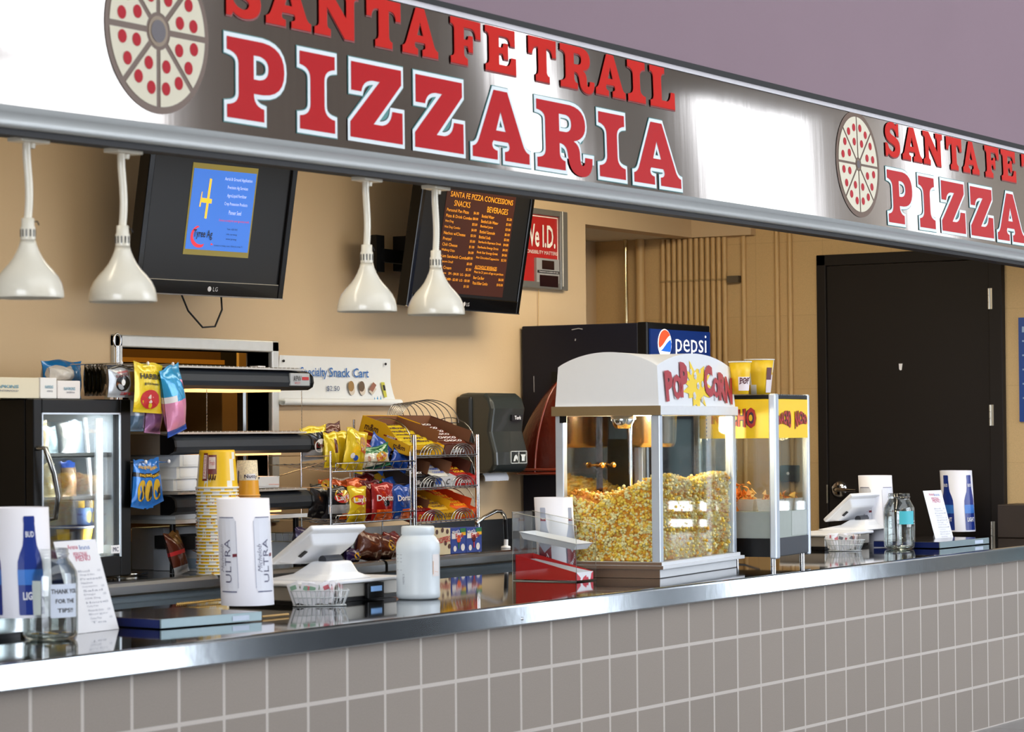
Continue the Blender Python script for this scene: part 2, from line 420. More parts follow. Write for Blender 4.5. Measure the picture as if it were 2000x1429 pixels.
# door in the right wall
DC = mat('dark_brown_door', (33, 28, 25), .6, noise=.06, nscale=200, spec=.2)
dr = thing('door_1', 'dark brown steel door in the right wall', 'door', (XR, 0, 0)); struct(dr)
q = M(); y0, y1, zt = .476, 1.542, 2.355
q.box(-.05, 0, y1-.055, y1, 0, zt); q.box(-.05, 0, y0, y0+.075, 0, zt); q.box(-.05, 0, y0, y1, zt-.06, zt)
q.build('door_frame', DC, dr, bevel=.004)
q = M(); q.box(-.035, 0, y0+.075, y1-.058, .01, zt-.063); q.build('door_panel', DC, dr)
HG = mat('satin_hinge', (196, 190, 176), .35, .7)
for hz in (2.085, 1.47, .855):
    q = M(); q.box(-.054, -.035, .528, .546, hz-.055, hz+.055)
    for k in range(3): q.tube([(-.056, .545, hz-.055+k*.037), (-.056, .545, hz-.02+k*.037)], .007, 8)
    q.build('hinge', HG, dr)
q = M(); Tm = Matrix.Translation((-.035, 1.425, 1.075)) @ Matrix.Rotation(-PI/2, 4, 'Y')
q.lathe([(.0001, .022), (.03, .02), (.047, .008), (.048, 0)], 24, T=Tm)
q.tube([(-.05, 1.425, 1.075), (-.09, 1.425, 1.075), (-.096, 1.41, 1.075), (-.096, 1.30, 1.07)], [.012, .012, .012, .009], 10)
hd = q.build('door_handle', CHROME, dr); hd['label'] = 'polished lever handle'
q = M(); q.box(-.052, -.034, 1.487, 1.494, 1.0, 1.10); q.build('strike_plate', HG, dr)
q = M(); q.prism([(1.047, 1.752), (1.068, 1.752), (1.066, 1.722), (1.060, 1.716), (1.052, 1.718)], -.037, -.034, 'x'); q.build('paper_scrap', PAPER, dr)

# conduits on the right wall
CP = mat('tan_conduit_paint', (202, 166, 112), .5, noise=.03)
def conduit(y, z0, z1, label, rr=.014, x=XR-.02, grp=None):
    r = thing('conduit', label, 'pipe', (x, y, z0), 0, grp)
    q = M(); q.tube([(0, 0, 0), (0, 0, z1-z0)], rr, 12); q.build('pipe', CP, r)
    return r
ys = [2.503-(k*(2.503-2.115)/11) for k in range(12)]
for k, yy in enumerate(ys):
    r = conduit(yy, .1, 2.484, 'tan painted conduit in the close-set bank of twelve above the cooler', grp='bank of electrical conduits')
    q = M(); q.lathe([(.0145, -.006), (.0165, -.006), (.0165, .006), (.0145, .006)], 12, (0, 0, 2.245-.1)); q.box(.012, .02, -.012, .012, 2.139, 2.151); q.build('pipe_clamp', mat('clamp_steel', (176, 146, 98), .5), r)
r = conduit(1.997, .1, 2.484, 'lone tan conduit right of the conduit bank, at the end of the metal strut')
st = M(); st.box(XR-.045, XR-.006, 2.02, 2.09, 2.225, 2.262); st.box(XR-.006, XR, 2.02, 2.09, 2.23, 2.257)
tag(st.build('strut_channel', mat('strut_steel', (104, 92, 74), .5, .3)), 'short dark metal strut beside the bank of conduits', 'bracket')
conduit(1.792, .1, 2.79, 'left one of two tall tan conduits near the dark door')
conduit(1.714, .1, 2.79, 'right one of two tall tan conduits, nearest the dark door')
conduit(2.645, .1, 2.79, 'thick tan pipe at the back of the alcove', .026, XR-.03)
o = M(); p = at(1222, 520, Y=2.72); o.tube([(p.x, 2.72, .1), (p.x, 2.72, 2.555)], .012, 12)
tag(o.build('steel_pole', mat('shiny_pole', (225, 205, 160), .15, 1)), 'shiny bare metal pole standing behind the tall drinks cooler', 'pole')
b = M(); b.box(AX0, XR, YB+.12, 2.95, 2.492, 2.54); struct(b.build('trim_3', mat('white_ceiling', (214, 206, 188), .7)))

# ------------------------------------------------------------------ service counter
ZC = .835
CT = mat('mirror_steel_top', (148, 148, 150), .045, 1, noise=.03, nscale=4)
EDGE = mat('steel_edge', (186, 192, 196), .10, 1, noise=.08, nscale=6, bump=.02, bscale=9)
sc_ = thing('service_counter', 'long stainless steel service counter on the grey tiled wall', 'counter', (0, 0, .765))
q = M(); q.box(-3.49, XR-.003, -.02, 1.04, .045, .07); q.build('worktop', CT, sc_)
q = M()
prof = [(-.018, .0703), (-.024, .069), (-.0275, .066), (-.0285, .061), (-.0345, .005), (-.032, .0), (-.001, .0), (-.001, .045), (-.018, .045)]
q.prism(prof, -3.49, XR-.003, 'x'); q.build('edge_band', EDGE, sc_)
q = M(); p = at(1020, 1208, Y=-.033); q.lathe([(.0001, .004), (.005, .003), (.006, 0)], 12, T=Matrix.Translation((p.x, -.033, p.z-.765)) @ Matrix.Rotation(PI/2, 4, 'X')); q.build('screw', CHROME, sc_)
q = M(); q.box(-3.49, XR-.01, .96, 1.02, -.765+.0, .045); q.build('back_panel', mat('grey_laminate', (110, 110, 112), .5), sc_)

# back work tables
ZB = .87
WT = mat('work_table_top', (128, 126, 122), .1, 1, noise=.05)
for nm, x0, x1, lab in (('work_table', .6, 4.03, 'steel work table under the small glass door cooler and cup stacks'), ('work_table', 4.05, 6.25, 'steel work table under the wire candy rack')):
    t = thing(nm, lab, 'table', (x0, 1.6, 0)); L = x1-x0
    q = M(); q.box(0, L, .02, .69, ZB-.03, ZB); q.build('worktop', WT, t)
    q = M(); q.prism([(.05, ZB+.001), (.02, ZB+.006), (.005, ZB+.0), (0, ZB-.012), (0, ZB-.04), (.01, ZB-.048), (.03, ZB-.048), (.05, ZB-.02)], 0, L, 'x'); q.build('rolled_edge', STEEL, t)
    q = M(); q.box(0.01, L-.01, .05, .07, ZB-.14, ZB-.052); q.box(.01, L-.01, .04, .06, ZB-.075, ZB-.062); q.build('apron', mat('apron_steel', (128, 140, 146), .35, .8), t)
    for lx in (.05, L-.05):
        for ly in (.09, .62):
            q = M(); q.tube([(lx, ly, 0), (lx, ly, ZB-.04)], .02, 12); q.build('leg', STEEL, t)
    q = M(); q.box(.03, L-.03, .1, .66, .28, .30); q.build('undershelf', STEEL, t)
    q = M(); q.box(0, L, .675, .69, ZB, ZB+.105); q.build('backsplash', STEEL, t)
# ------------------------------------------------------------------ fascia sign
def lean(u):
    t = min(1, max(0, (u-1)/3.2)); return .04*t*t*(3-2*t)
def S(u, z, n=0.):
    """point on the slightly bowed sign face, n metres in front of it"""
    return (u, lean(u)*max(0, z-zb(u)-.06)-n, z)
fs = thing('sign_fascia', 'long brushed metal pizza stand sign above the counter opening', 'sign', (0, 0, 2.2))
OFF = Vector((0, 0, -2.2))
def SL(u, z, n=0.): x, y, w = S(u, z, n); return (x, y, w-2.2)
SGN = mat('brushed_sign_metal', (168, 160, 153), .065, 1, noise=.07, nscale=14, stretch=(3, 3, .12), bump=.010, bscale=4)
q = M(); us = np.linspace(-3, 13, 81)
q.grid(lambda a, c: SL(-3+16*a, zb(-3+16*a)+.055+c*(2.757-zb(-3+16*a)-.055)), 80, 4)
q.grid(lambda a, c: (lambda p: (p[0], .028, p[2]))(SL(-3+16*a, 2.3+.457*c)), 80, 1, flip=True)
q.build('face_panel', SGN, fs)
q = M(); q.grid(lambda a, c: SL(-3+16*a, [2.745, 2.757, 2.762, 2.762][int(round(c*3))], [.004, .006, .004, -.012][int(round(c*3))]), 80, 3)
q.build('top_trim', mat('trim_metal', (200, 196, 198), .4, .3), fs)
rp = [(.062, .002), (.058, .006), (.045, .006), (.043, .012), (.036, .022), (.022, .030), (.008, .031), (.001, .026), (0, .018), (0, -.01)]
q = M(); q.grid(lambda a, c: SL(-3+16*a, zb(-3+16*a)+rp[int(round(c*9))][0], rp[int(round(c*9))][1]), 80, 9, flip=True)
q.build('shutter_rail', mat('rail_aluminium', (172, 174, 172), .42, .45, noise=.03), fs)
q = M(); q.grid(lambda a, c: SL(-3+16*a, zb(-3+16*a)-.016*c, [.012, .012][int(round(c))]), 80, 1, flip=True)
q.grid(lambda a, c: SL(-3+16*a, zb(-3+16*a)-.016, .012-.03*c), 80, 1)
q.build('shadow_gap', mat('gap_shade', (14, 12, 14), .6), fs)  # near-black strip stands in for the shade under the rail

# slab serif letters, unit boxes (0..1)
def br(x0, y0, x1, y1): return ('q', x1 if abs(x1-x0) < 9 else x0, y0, x1, y1)
GL = {}
GL['I'] = [path((0, 0), (1, 0), (1, .17), ('q', .70, .19, .70, .34), (.70, .66), ('q', .70, .81, 1, .83), (1, 1), (0, 1), (0, .83), ('q', .30, .81, .30, .66), (.30, .34), ('q', .30, .19, 0, .17))]
GL['P'] = [path((0, 0), (.64, 0), (.64, .16), ('q', .46, .18, .46, .34), (.62, .34), ('q', 1, .36, 1, .67), ('q', 1, .98, .62, 1), (0, 1), (0, .84), ('q', .2, .82, .2, .68), (.2, .32), ('q', .2, .18, 0, .16)),
           path((.46, .52), (.56, .52), ('q', .72, .54, .72, .67), ('q', .72, .80, .56, .82), (.46, .82))]
GL['Z'] = [path((0, 0), (1, 0), (1, .42), (.80, .42), ('q', .78, .24, .60, .21), (.44, .21), (.98, .80), (.98, 1), (.02, 1), (.02, .62), (.21, .62), ('q', .24, .77, .42, .79), (.56, .79), (0, .20))]
GL['A'] = [path((0, 0), (.43, 0), (.43, .13), ('q', .33, .14, .34, .23), (.36, .27), (.62, .27), (.64, .23), ('q', .66, .14, .56, .13), (.56, 0), (1, 0), (1, .15), ('q', .93, .16, .89, .26), (.62, 1), (.38, 1), (.11, .26), ('q', .07, .16, 0, .15)),
           path((.41, .42), (.58, .42), (.495, .70))]
GL['R'] = [path((0, 0), (.50, 0), (.50, .14), ('q', .40, .15, .40, .26), (.40, .40), ('q', .52, .40, .54, .28), (.56, .16), ('q', .6, -.06, .82, -.06), ('q', 1.0, -.04, 1.0, .24), (.86, .24), ('q', .86, .10, .81, .11), ('q', .77, .12, .77, .26), ('q', .77, .42, .66, .46), ('q', .88, .52, .88, .72), ('q', .88, .98, .60, 1), (0, 1), (0, .85), ('q', .15, .84, .15, .72), (.15, .28), ('q', .15, .15, 0, .14)),
           path((.40, .58), (.52, .58), ('q', .62, .6, .62, .71), ('q', .62, .83, .52, .84), (.40, .84))]
GL['T'] = [path((.25, 0), (.75, 0), (.75, .14), ('q', .65, .15, .65, .28), (.65, .78), (.72, .78), ('q', .85, .76, .86, .60), (1, .60), (1, 1), (0, 1), (0, .60), (.14, .60), ('q', .15, .76, .28, .78), (.35, .78), (.35, .28), ('q', .35, .15, .25, .14))]
GL['N'] = [path((0, 0), (.36, 0), (.36, .14), ('q', .28, .15, .28, .25), (.28, .58), (.68, 0), (.90, 0), (.90, .76), ('q', .90, .86, 1, .86), (1, 1), (.64, 1), (.64, .86), ('q', .72, .86, .72, .76), (.72, .42), (.30, 1), (0, 1), (0, .86), ('q', .10, .86, .10, .76), (.10, .25), ('q', .10, .15, 0, .14))]
GL['F'] = [path((0, 0), (.56, 0), (.56, .15), ('q', .44, .16, .44, .28), (.44, .42), (.56, .42), (.60, .30), (.74, .30), (.74, .66), (.60, .66), (.56, .56), (.44, .56), (.44, .82), (.70, .82), ('q', .82, .80, .84, .62), (1, .62), (1, 1), (0, 1), (0, .86), ('q', .12, .85, .12, .74), (.12, .27), ('q', .12, .15, 0, .15))]
GL['E'] = [path((0, 0), (1, 0), (1, .38), (.84, .38), ('q', .82, .20, .70, .18), (.44, .18), (.44, .43), (.56, .43), (.60, .32), (.74, .32), (.74, .68), (.60, .68), (.56, .57), (.44, .57), (.44, .82), (.68, .82), ('q', .80, .80, .82, .64), (.97, .64), (.97, 1), (0, 1), (0, .86), ('q', .12, .85, .12, .74), (.12, .26), ('q', .12, .15, 0, .14))]
GL['L'] = [path((0, 0), (1, 0), (1, .42), (.84, .42), ('q', .82, .21, .68, .18), (.46, .18), (.46, .72), ('q', .46, .85, .60, .86), (.60, 1), (0, 1), (0, .86), ('q', .13, .85, .13, .72), (.13, .28), ('q', .13, .15, 0, .14))]
GL['S'] = [path((0, 0), (.14, 0), (.20, .08), ('q', .32, -.02, .55, -.02), ('q', .98, 0, 1, .30), ('q', 1, .54, .62, .61), ('q', .34, .66, .34, .73), ('q', .36, .84, .52, .84), ('q', .72, .82, .78, .64), (.93, .64), (.93, 1), (.80, 1), (.75, .93), ('q', .66, 1.02, .48, 1.02), ('q', .04, 1, .02, .70), ('q', .02, .46, .40, .39), ('q', .66, .34, .66, .27), ('q', .64, .15, .48, .15), ('q', .24, .17, .15, .38), (0, .38))]
def lettering(name, items, z0, z1, mats, parent, inset=0., white=0.):
    """items: (letter, u0, u1); the white border is the same outline grown by `white`"""
    fill = M(); edge = M(); rim = M()
    for g, u0, u1 in items:
        polys = [[(u0+inset+x*(u1-u0-2*inset), z0+inset+y*(z1-z0-2*inset)) for x, y in p] for p in GL[g]]
        V, F = shape2d(polys); fill.add([SL(x, y, .0042) for x, y, _ in V], F)
        if white:
            V, F = shape2d(polys, white); edge.add([SL(x, y, .0030) for x, y, _ in V], F)
            V, F = shape2d(polys, white+.0028); rim.add([SL(x, y, .0018) for x, y, _ in V], F)
        else:
            V, F = shape2d(polys, .0025); rim.add([SL(x+.002, y-.003, .0022) for x, y, _ in V], F)
    o = fill.build(name, mats[0], parent)
    if white: edge.build('letter_border', mats[1], o)
    rim.build('letter_outline', mats[2], o)
LR = mat('sign_red', (186, 20, 26), .3, noise=.02, spec=.08); LR2 = mat('sign_orange_red', (202, 36, 26), .4, noise=.02, spec=.06)
LW = mat('sign_white', (232, 240, 242), .3, noise=0, spec=.1); LT = mat('sign_teal_line', (58, 128, 124), .4, noise=0); LD = mat('sign_dark_red', (128, 26, 24), .4, noise=0)
PZ = [('P', .822, 1.128), ('I', 1.176, 1.386), ('Z', 1.438, 1.755), ('Z', 1.797, 2.114), ('A', 2.140, 2.532), ('R', 2.556, 2.968), ('I', 2.990, 3.210), ('A', 3.245, 3.641)]
SF = [('S', .835, 1.0), ('A', 1.025, 1.25), ('N', 1.268, 1.50), ('T', 1.545, 1.735), ('A', 1.745, 1.953), ('F', 2.03, 2.215), ('E', 2.245, 2.443), ('T', 2.526, 2.715), ('R', 2.744, 2.985), ('A', 2.995, 3.215), ('I', 3.235, 3.37), ('L', 3.408, 3.602)]
def emblem(c, parent, thin):
    bm_ = {k: M() for k in ('crust', 'wedge', 'pep', 'hub', 'hub2')}
    cz = 2.505 if not thin else 2.527
    def put(m, pts, n):
        V, F = shape2d([pts]); m.add([SL(c+x, cz+y, n) for x, y, _ in V], F)
    put(bm_['crust'], circ(.226, 64), .0020)
    gap = .0085 if not thin else .005; r0 = .052 if not thin else .03; R = .207 if not thin else .203
    for k in range(8):
        a0, a1 = k*PI/4, (k+1)*PI/4; am = (a0+a1)/2
        sh = gap/math.sin(PI/8)
        pts = []
        for t in np.linspace(a0, a1, 9):
            d = R; aa = a0+math.asin(gap/d); ab = a1-math.asin(gap/d); tt = aa+(ab-aa)*(t-a0)/(a1-a0); pts.append((d*math.cos(tt), d*math.sin(tt)))
        for t in np.linspace(a1, a0, 5):
            d = r0; aa = a0+math.asin(gap/d); ab = a1-math.asin(gap/d); tt = aa+(ab-aa)*(t-a0)/(a1-a0); pts.append((d*math.cos(tt), d*math.sin(tt)))
        put(bm_['wedge'], pts, .0034)
        for rr, da in ((.100, -.05), (.158, -.19), (.160, .19)):
            put(bm_['pep'], circ(.0185 if not thin else .0165, 16, rr*math.cos(am+da), rr*math.sin(am+da)), .0046)
    put(bm_['hub'], circ(.042 if not thin else .022, 32), .0032); put(bm_['hub2'], circ(.031 if not thin else .018, 32), .0044)
    o = bm_['crust'].build('pizza_emblem', mat('crust_brown', (98, 70, 48), .4, noise=.06), parent)
    bm_['wedge'].build('cheese_slice', mat('cheese_cream', (222, 214, 190), .35, noise=.01, spec=.1), o)
    bm_['pep'].build('pepperoni', mat('pepperoni_red', (180, 24, 38), .35, noise=.02, spec=.1), o)
    bm_['hub'].build('hub_ring', mat('hub_tan', (138, 116, 88), .4), o); bm_['hub2'].build('hub', mat('hub_grey', (84, 74, 76), .4), o)
for du, thin in ((0, False), (4.748, True)):
    lettering('upper_lettering', [(g, a+du, c+du) for g, a, c in SF], 2.592, 2.741, (LR2, None, LD), fs)
    lettering('lower_lettering', [(g, a+du, c+du) for g, a, c in PZ], 2.286, 2.545, (LR, LW, LT), fs, inset=.0145, white=.0125)
    emblem(.529+du if not thin else 5.281, fs, thin)

# ------------------------------------------------------------------ heat lamps
ENAM = mat('cream_enamel', (232, 224, 204), .22, noise=.02, coat=.3)
lp = thing('heat_lamp', 'white heat lamp hanging at the left end of the sign, cut by the frame edge', 'lamp', (at(55, 575, Y=.058).x, .058, zb(.14)-.4245))
q = M()
outer = [(.0915, 0), (.0925, .004), (.0912, .018), (.0870, .036), (.0785, .054), (.0655, .071), (.0505, .087), (.0385, .103), (.0295, .120), (.0225, .137), (.0195, .150)]
inner = [(r-.003, z-.001) for r, z in outer[::-1]]
q.lathe(outer+inner[1:], 40); q.build('lamp_shade', ENAM, lp)
q = M(); q.lathe([(.019, .150), (.0195, .152), (.0195, .182), (.017, .186), (.0165, .206), (.0001, .208)], 24)
co = q.build('collar', ENAM, lp)
q = M()
for k in range(12):
    t = 2*PI*k/12; q.box(-.0018, .0018, .0188, .0202, .158, .177, T=Matrix.Rotation(t, 4, 'Z'))
q.build('vent_slot', INK, co)
q = M(); pts = []
for i in range(60):
    t = i/59; z = .206+t*.196; pts.append((.008*math.sin(t*4.2+.3)-.0024-.004*t+.010*t*t, 0, z))
q.tube(pts, [.0098+.0012*(i % 2) for i in range(60)], 12); q.build('flexible_cord', ENAM, lp)
q = M(); q.box(-.05, .06, -.026, .026, .402, .415); q.lathe([(.014, .388), (.016, .40)], 16, (.008, 0, 0)); q.build('mounting_plate', ENAM, lp, bevel=.003)
q = M(); q.ball((0, 0, .05), .028, 10); q.lathe([(.012, .07), (.014, .11)], 16); q.build('bulb', mat('red_lamp_glass', (120, 60, 50), .2), lp)
q = M(); q.tube([(.02, .0, .198), (.032, -.004, .2), (.034, -.008, .19)], .0018, 6); q.build('toggle', INK, lp)
q = M(); q.grid(lambda a, c: (.0905*math.cos(-PI/2-.55+.5*a), .0905*math.sin(-PI/2-.55+.5*a), .006+.008*c), 6, 1); q.build('maker_badge', INK, lp)
lamp_lab = ['second white heat lamp from the left, left of the black screen', 'white heat lamp between the two black screens, third from the left', 'white heat lamp hanging in front of the menu screen']
for (x, dy), lb in zip(((at(240, 580, Y=.058).x, 0), (at(717, 608, Y=.058).x, 0), (at(852, 614, Y=.058).x, 0)), lamp_lab): dup(lp, (x, .058, zb(x)-.4245), .05*x, lb)
# ------------------------------------------------------------------ screens on the back wall
SCR_E = dict()
def screen(label, loc, rz, w, h, tilt=8.5):
    t = thing('television', label, 'screen', loc, rz)
    R = Matrix.Rotation(math.radians(tilt), 4, 'X')        # top leans out towards the counter
    q = M(); d = .045; bz = .032
    for (a0, a1, c0, c1) in ((0, bz, 0, h), (w-bz, w, 0, h), (bz, w-bz, 0, .062), (bz, w-bz, h-bz, h)):
        q.box(a0, a1, -.012, d, c0, c1, T=R)
    q.box(.05, w-.05, .03, d+.02, .05, h-.05, T=R)
    fr = q.build('bezel', mat('gloss_black', (7, 7, 8), .15, coat=.1, spec=.3), t, bevel=.004)
    q = M(); q.box(bz, w-bz, -.002, .02, .062, h-bz, T=R); q.build('screen_panel', mat('dark_screen', (26, 26, 27), .28, spec=.25, emit=.25, noise=.02), t)
    q = M(); q.box(0, w, -.0135, -.004, 0, .005, T=R); q.build('bottom_strip', CHROME, t)
    q = M(); q.poly(circ(.0105, 20), (0, 0, 0), mi=0); q.v = [(x+w*.485, -.0128, z+.03) for x, y, z in q.v]; q.text('LG', (w*.485+.032, -.0126, .03), .017); q.v = [tuple(R @ Vector(p)) for p in q.v]
    q.build('logo', mat('logo_silver', (200, 200, 204), .3), t)
    return t, R
def on_screen(t, R, name, m, mats):
    m.v = [tuple(R @ Vector(p)) for p in m.v]; return m.build(name, mats, t)
GOLD = mat('slide_gold', (126, 112, 40), .4, emit=.5, noise=0); SKYB = mat('slide_blue', (52, 110, 206), .4, emit=.7, noise=.06, nscale=6)
SYEL = mat('slide_yellow', (240, 180, 40), .4, emit=.9, noise=0); SWH = mat('slide_white', (196, 208, 232), .4, emit=.8, noise=0)
SRD = mat('slide_red', (206, 40, 60), .4, emit=.8, noise=0); SIN = mat('slide_ink', (22, 36, 60), .5, noise=0, emit=.2)
t1, R1 = screen('black wall screen showing a blue crop plane slide', (2.945, 2.05, 1.957), math.radians(-8), .83, .70, 10.0)
W_, H_ = .83, .70
def sx(px, py):          # slide coordinates measured across the panel
    return px*W_, py*H_
q = M(); cx, cz, sw, sh = .425, .345, .365, .365
q.box(cx-sw/2, cx+sw/2, -.004, -.0015, cz-sh/2, cz+sh/2); on_screen(t1, R1, 'slide_border', q, GOLD)
q = M(); q.box(cx-sw/2+.008, cx+sw/2-.008, -.0052, -.003, cz-sh/2+.022, cz+sh/2-.022); on_screen(t1, R1, 'slide', q, SKYB)
q = M(); yy = -.0064
q.poly([(-.006, -.07), (.006, -.07), (.012, .09), (.0, .09)], (cx-.085, yy, cz+.035), ux=(1, 0, -.1), n=0)
q.poly([(-.036, -.012), (.024, -.014), (.024, .004), (-.036, .006)], (cx-.085, yy, cz+.04), n=0)
q.poly([(-.042, -.03), (-.034, -.03), (-.032, .03), (-.036, .03)], (cx-.085, yy, cz+.04), n=0)
on_screen(t1, R1, 'crop_plane', q, SYEL)
q = M()
for k, s in enumerate(('Aerial & Ground Application', 'Precision Ag Services', 'AgroLiquid Fertilizer', 'Crop Protection Products', 'Pioneer Seed')):
    q.text(s, (cx+.075, yy, cz+.128-k*.033), .017, w=(.155, .115, .11, .13, .07)[k])
on_screen(t1, R1, 'slide_text', q, SWH)
q = M(); q.text('Contact us today for your agronomy needs', (cx+.075, yy, cz-.038), .012, w=.17)
arc = [(math.cos(a), math.sin(a)) for a in np.linspace(1.9, 5.2, 20)]
pts = [(.05*x*1.0, .045*y) for x, y in arc]+[(.044*x+.008, .036*y+.004) for x, y in arc[::-1]]
q.poly(pts, (cx-.105, yy, cz-.108), n=0); q.poly([(-.01, -.003), (.006, 0), (-.008, .006)], (cx-.03, yy, cz-.137), n=0)
on_screen(t1, R1, 'slide_red_marks', q, SRD)
q = M(); q.text('Tyree Ag', (cx-.09, yy-.001, cz-.1), .04, w=.105, bold=.02)
for k in range(3): q.text(('Tyler 620-555', 'info tyreeag', 'www tyreeag')[k], (cx+.07, yy, cz-.072-.02*k), .009, w=.06)
q.text('Locations in Kinsley, Lewis, Offerle & Larned, KS', (cx+.06, yy, cz-.14), .009, w=.16)
on_screen(t1, R1, 'slide_dark_text', q, SIN)
q = M(); q.tube([(.30, .04, .01), (.33, .03, -.06), (.40, .02, -.125), (.47, .02, -.12), (.52, .03, -.05), (.525, .04, .01)], .004, 6); cb_ = q.build('power_cable', BLACK, t1)
q = M(); q.box(.38, .46, .1, .298, .25, .42); q.build('wall_bracket', BLACK, t1)

t2, R2 = screen('black menu screen with orange price list on brown', (4.845, 2.03, 1.972), math.radians(3), 1.08, .70, 9.5)
W_ = 1.0
MB_ = mat('menu_brown', (56, 27, 21), .5, spec=.2, emit=.35, noise=.02); MT = mat('menu_orange', (232, 150, 30), .5, emit=.55, noise=0)
q = M(); q.box(.235, .90, -.004, -.0015, .075, .575); on_screen(t2, R2, 'menu_panel', q, MB_)
q = M(); yy = -.0052
q.text('SANTA FE PIZZA CONCESSIONS', (.515, yy, .628), .032, w=.56)
q.text('SNACKS', (.345, yy, .578), .034, w=.14); q.text('BEVERAGES', (.665, yy, .568), .034, w=.19)
L1 = [('Personal Pan Pizza', '$6.00'), ('Pizza & Drink Combo', '$8.00'), ('Hot Dog', '$3.00'), ('Hot Dog Combo', '$6.00'), ('Nachos w/Cheese', '$3.50'), ('Pretzel', '$3.00'), ('Chili Cheese', '$1.00'), ('Walking Chips', '$6.00'), ('Ham Sandwich Combo', '$8.00'), ('Popcorn Small', '$3.00'), ('Ice Cream', '$2.50'), ('Popcorn', 'SM - $4.00  LG - $6.00'), ('Cotton Candy', 'SM - $2.00  LG - $3.00'), ('Candy', '$1.50')]
for k, (a, c) in enumerate(L1):
    z = .535-k*.0335; q.text(a, (.22, yy, z), .018, align='L'); q.text(c, (.50, yy, z), .017, align='R')
L2 = [('Bottled Water', '$2.50'), ('Bottled Life Water', '$3.00'), ('Bottled Juice', '$3.00'), ('Bottled Gatorade', '$3.00'), ('Bottled Soda', '$3.00'), ('Starbucks Espresso Drink', '$4.00'), ('Starbucks Energy Drink', '$4.00'), ('Rock Star Energy Drink', '$4.00'), ('Hot Chocolate/Cappuccino', '$2.50')]
for k, (a, c) in enumerate(L2):
    z = .525-k*.031; q.text(a, (.53, yy, z), .018, align='L', w=.012*len(a)*.72); q.text(c, (.805, yy, z), .017, align='R')
q.text('ALCOHOLIC BEVERAGES', (.53, yy, .222), .02, align='L', w=.2); q.box(.53, .73, yy, yy+.0006, .209, .211)
for k, (a, c) in enumerate((('Must be 21 years of age to purchase.', ''), ('Beer Can Beer', '$6.00'), ('Pizza & Beer Combo', '$10.00'))):
    q.text(a, (.53, yy, .19-k*.032), .018, align='L', w=.0075*len(a)); c and q.text(c, (.805, yy, .19-k*.032), .017, align='R')
q.v = [(.235+(x-.205)*1.08, y, .112+(z-.1)*.79) for x, y, z in q.v]
on_screen(t2, R2, 'menu_text', q, MT)
q = M(); q.box(-.075, -.005, .1, .16, .155, .32); q.box(-.02, .3, .09, .12, .2, .26); q.box(.3, .6, .09, .235, .18, .34); q.build('wall_bracket', BLACK, t2)

# ------------------------------------------------------------------ age check sign
t = thing('age_check_sign', 'red and white framed age check sign right of the menu screen', 'sign', (6.25, YB, 2.125))
w_, h_ = .49, .405
q = M()
for a in ((0, .03, 0, h_), (w_-.075, w_, 0, h_), (.03, w_-.075, 0, .035), (.03, w_-.075, h_-.03, h_)): q.box(a[0], a[1], -.035, 0, a[2], a[3])
q.build('frame', mat('frame_grey', (140, 140, 138), .35, .6), t, bevel=.004)
q = M(); q.box(.02, w_-.07, -.02, -.004, .02, h_-.02); q.build('poster', mat('poster_red', (176, 30, 32), .35), t)
q = M()
for a in ((.033, .038, .04, h_-.035), (w_-.085, w_-.08, .04, h_-.035), (.033, w_-.08, h_-.04, h_-.035)): q.box(a[0], a[1], -.0215, -.018, a[2], a[3])
q.box(w_-.058, w_-.052, -.037, -.034, .02, h_)
q.text('We I.D.', (.225, -.0225, .268), .115, w=.31, bold=.02); q.text('RESPONSIBILITY MATTERS', (.215, -.0225, .185), .018, w=.37)
q.build('lettering', mat('poster_white', (232, 228, 220), .5), t)
q = M(); q.box(.17, .40, -.034, -.018, .002, .155); q.build('date_panel', mat('date_grey', (150, 150, 150), .4), t)
q = M(); q.box(.225, .345, -.036, -.033, .1, .145); q.box(.2, .385, -.036, -.033, .012, .07); q.build('display', mat('display_dark', (34, 14, 18), .2), t)
q = M(); q.box(.18, .395, -.0365, -.034, .08, .094); n_ = q.build('caption_strip', INK, t)
q = M(); q.text('Must be born on or before this date', (.287, -.0370, .087), .008, w=.19); q.build('caption', PAPER, t)
q = M(); q.tube([(.23, -.01, .002), (.232, -.004, -.3)], .002, 6); q.build('wire', mat('tan_wire', (206, 172, 118), .6), t)

# ------------------------------------------------------------------ snack cart poster
t = thing('snack_poster', 'white paper poster with blue lettering, bottom edge curling up', 'poster', (4.24, YB-.004, 1.53))
def pos(a, c):
    x = a*.885+(.045*max(0, .5-c)*2*a if c < .5 else 0); z = c*.215; y = -.002-.02*max(0, .25-c)**1*1.2
    if a < .06: y -= .02*(1-a/.06)*max(0, c-.5)
    return (x, y, z)
q = M(); q.grid(pos, 24, 12)
def roll(a, c):
    th = -PI/2-c*1.55*PI; r = .018; b0 = pos(a, 0); return (b0[0], b0[1]-.004-r*0+.0-r+r*math.cos(th+PI/2+0)-0, b0[2]+r+r*math.sin(th))
q.grid(lambda a, c: (pos(a, 0)[0], -.008-.016+.016*math.cos(c*1.5*PI), .012-.016*math.sin(c*1.5*PI)), 24, 10)
q.build('sheet', mat('poster_paper', (226, 230, 232), .5, noise=.02), t)
q = M(); q.text('Specialty', (.262, -.008, .140), .052, w=.205, bold=.012); q.text('Snack', (.462, -.008, .146), .042, w=.165, bold=.012); q.text('Cart', (.632, -.008, .146), .042, w=.125, bold=.012)
q.build('heading', mat('blackletter_blue', (44, 104, 176), .6, noise=0), t)
q = M(); q.text('$2.50', (.41, -.008, .072), .026, w=.1); q.build('price', mat('price_blue', (58, 78, 120), .6, noise=0), t)
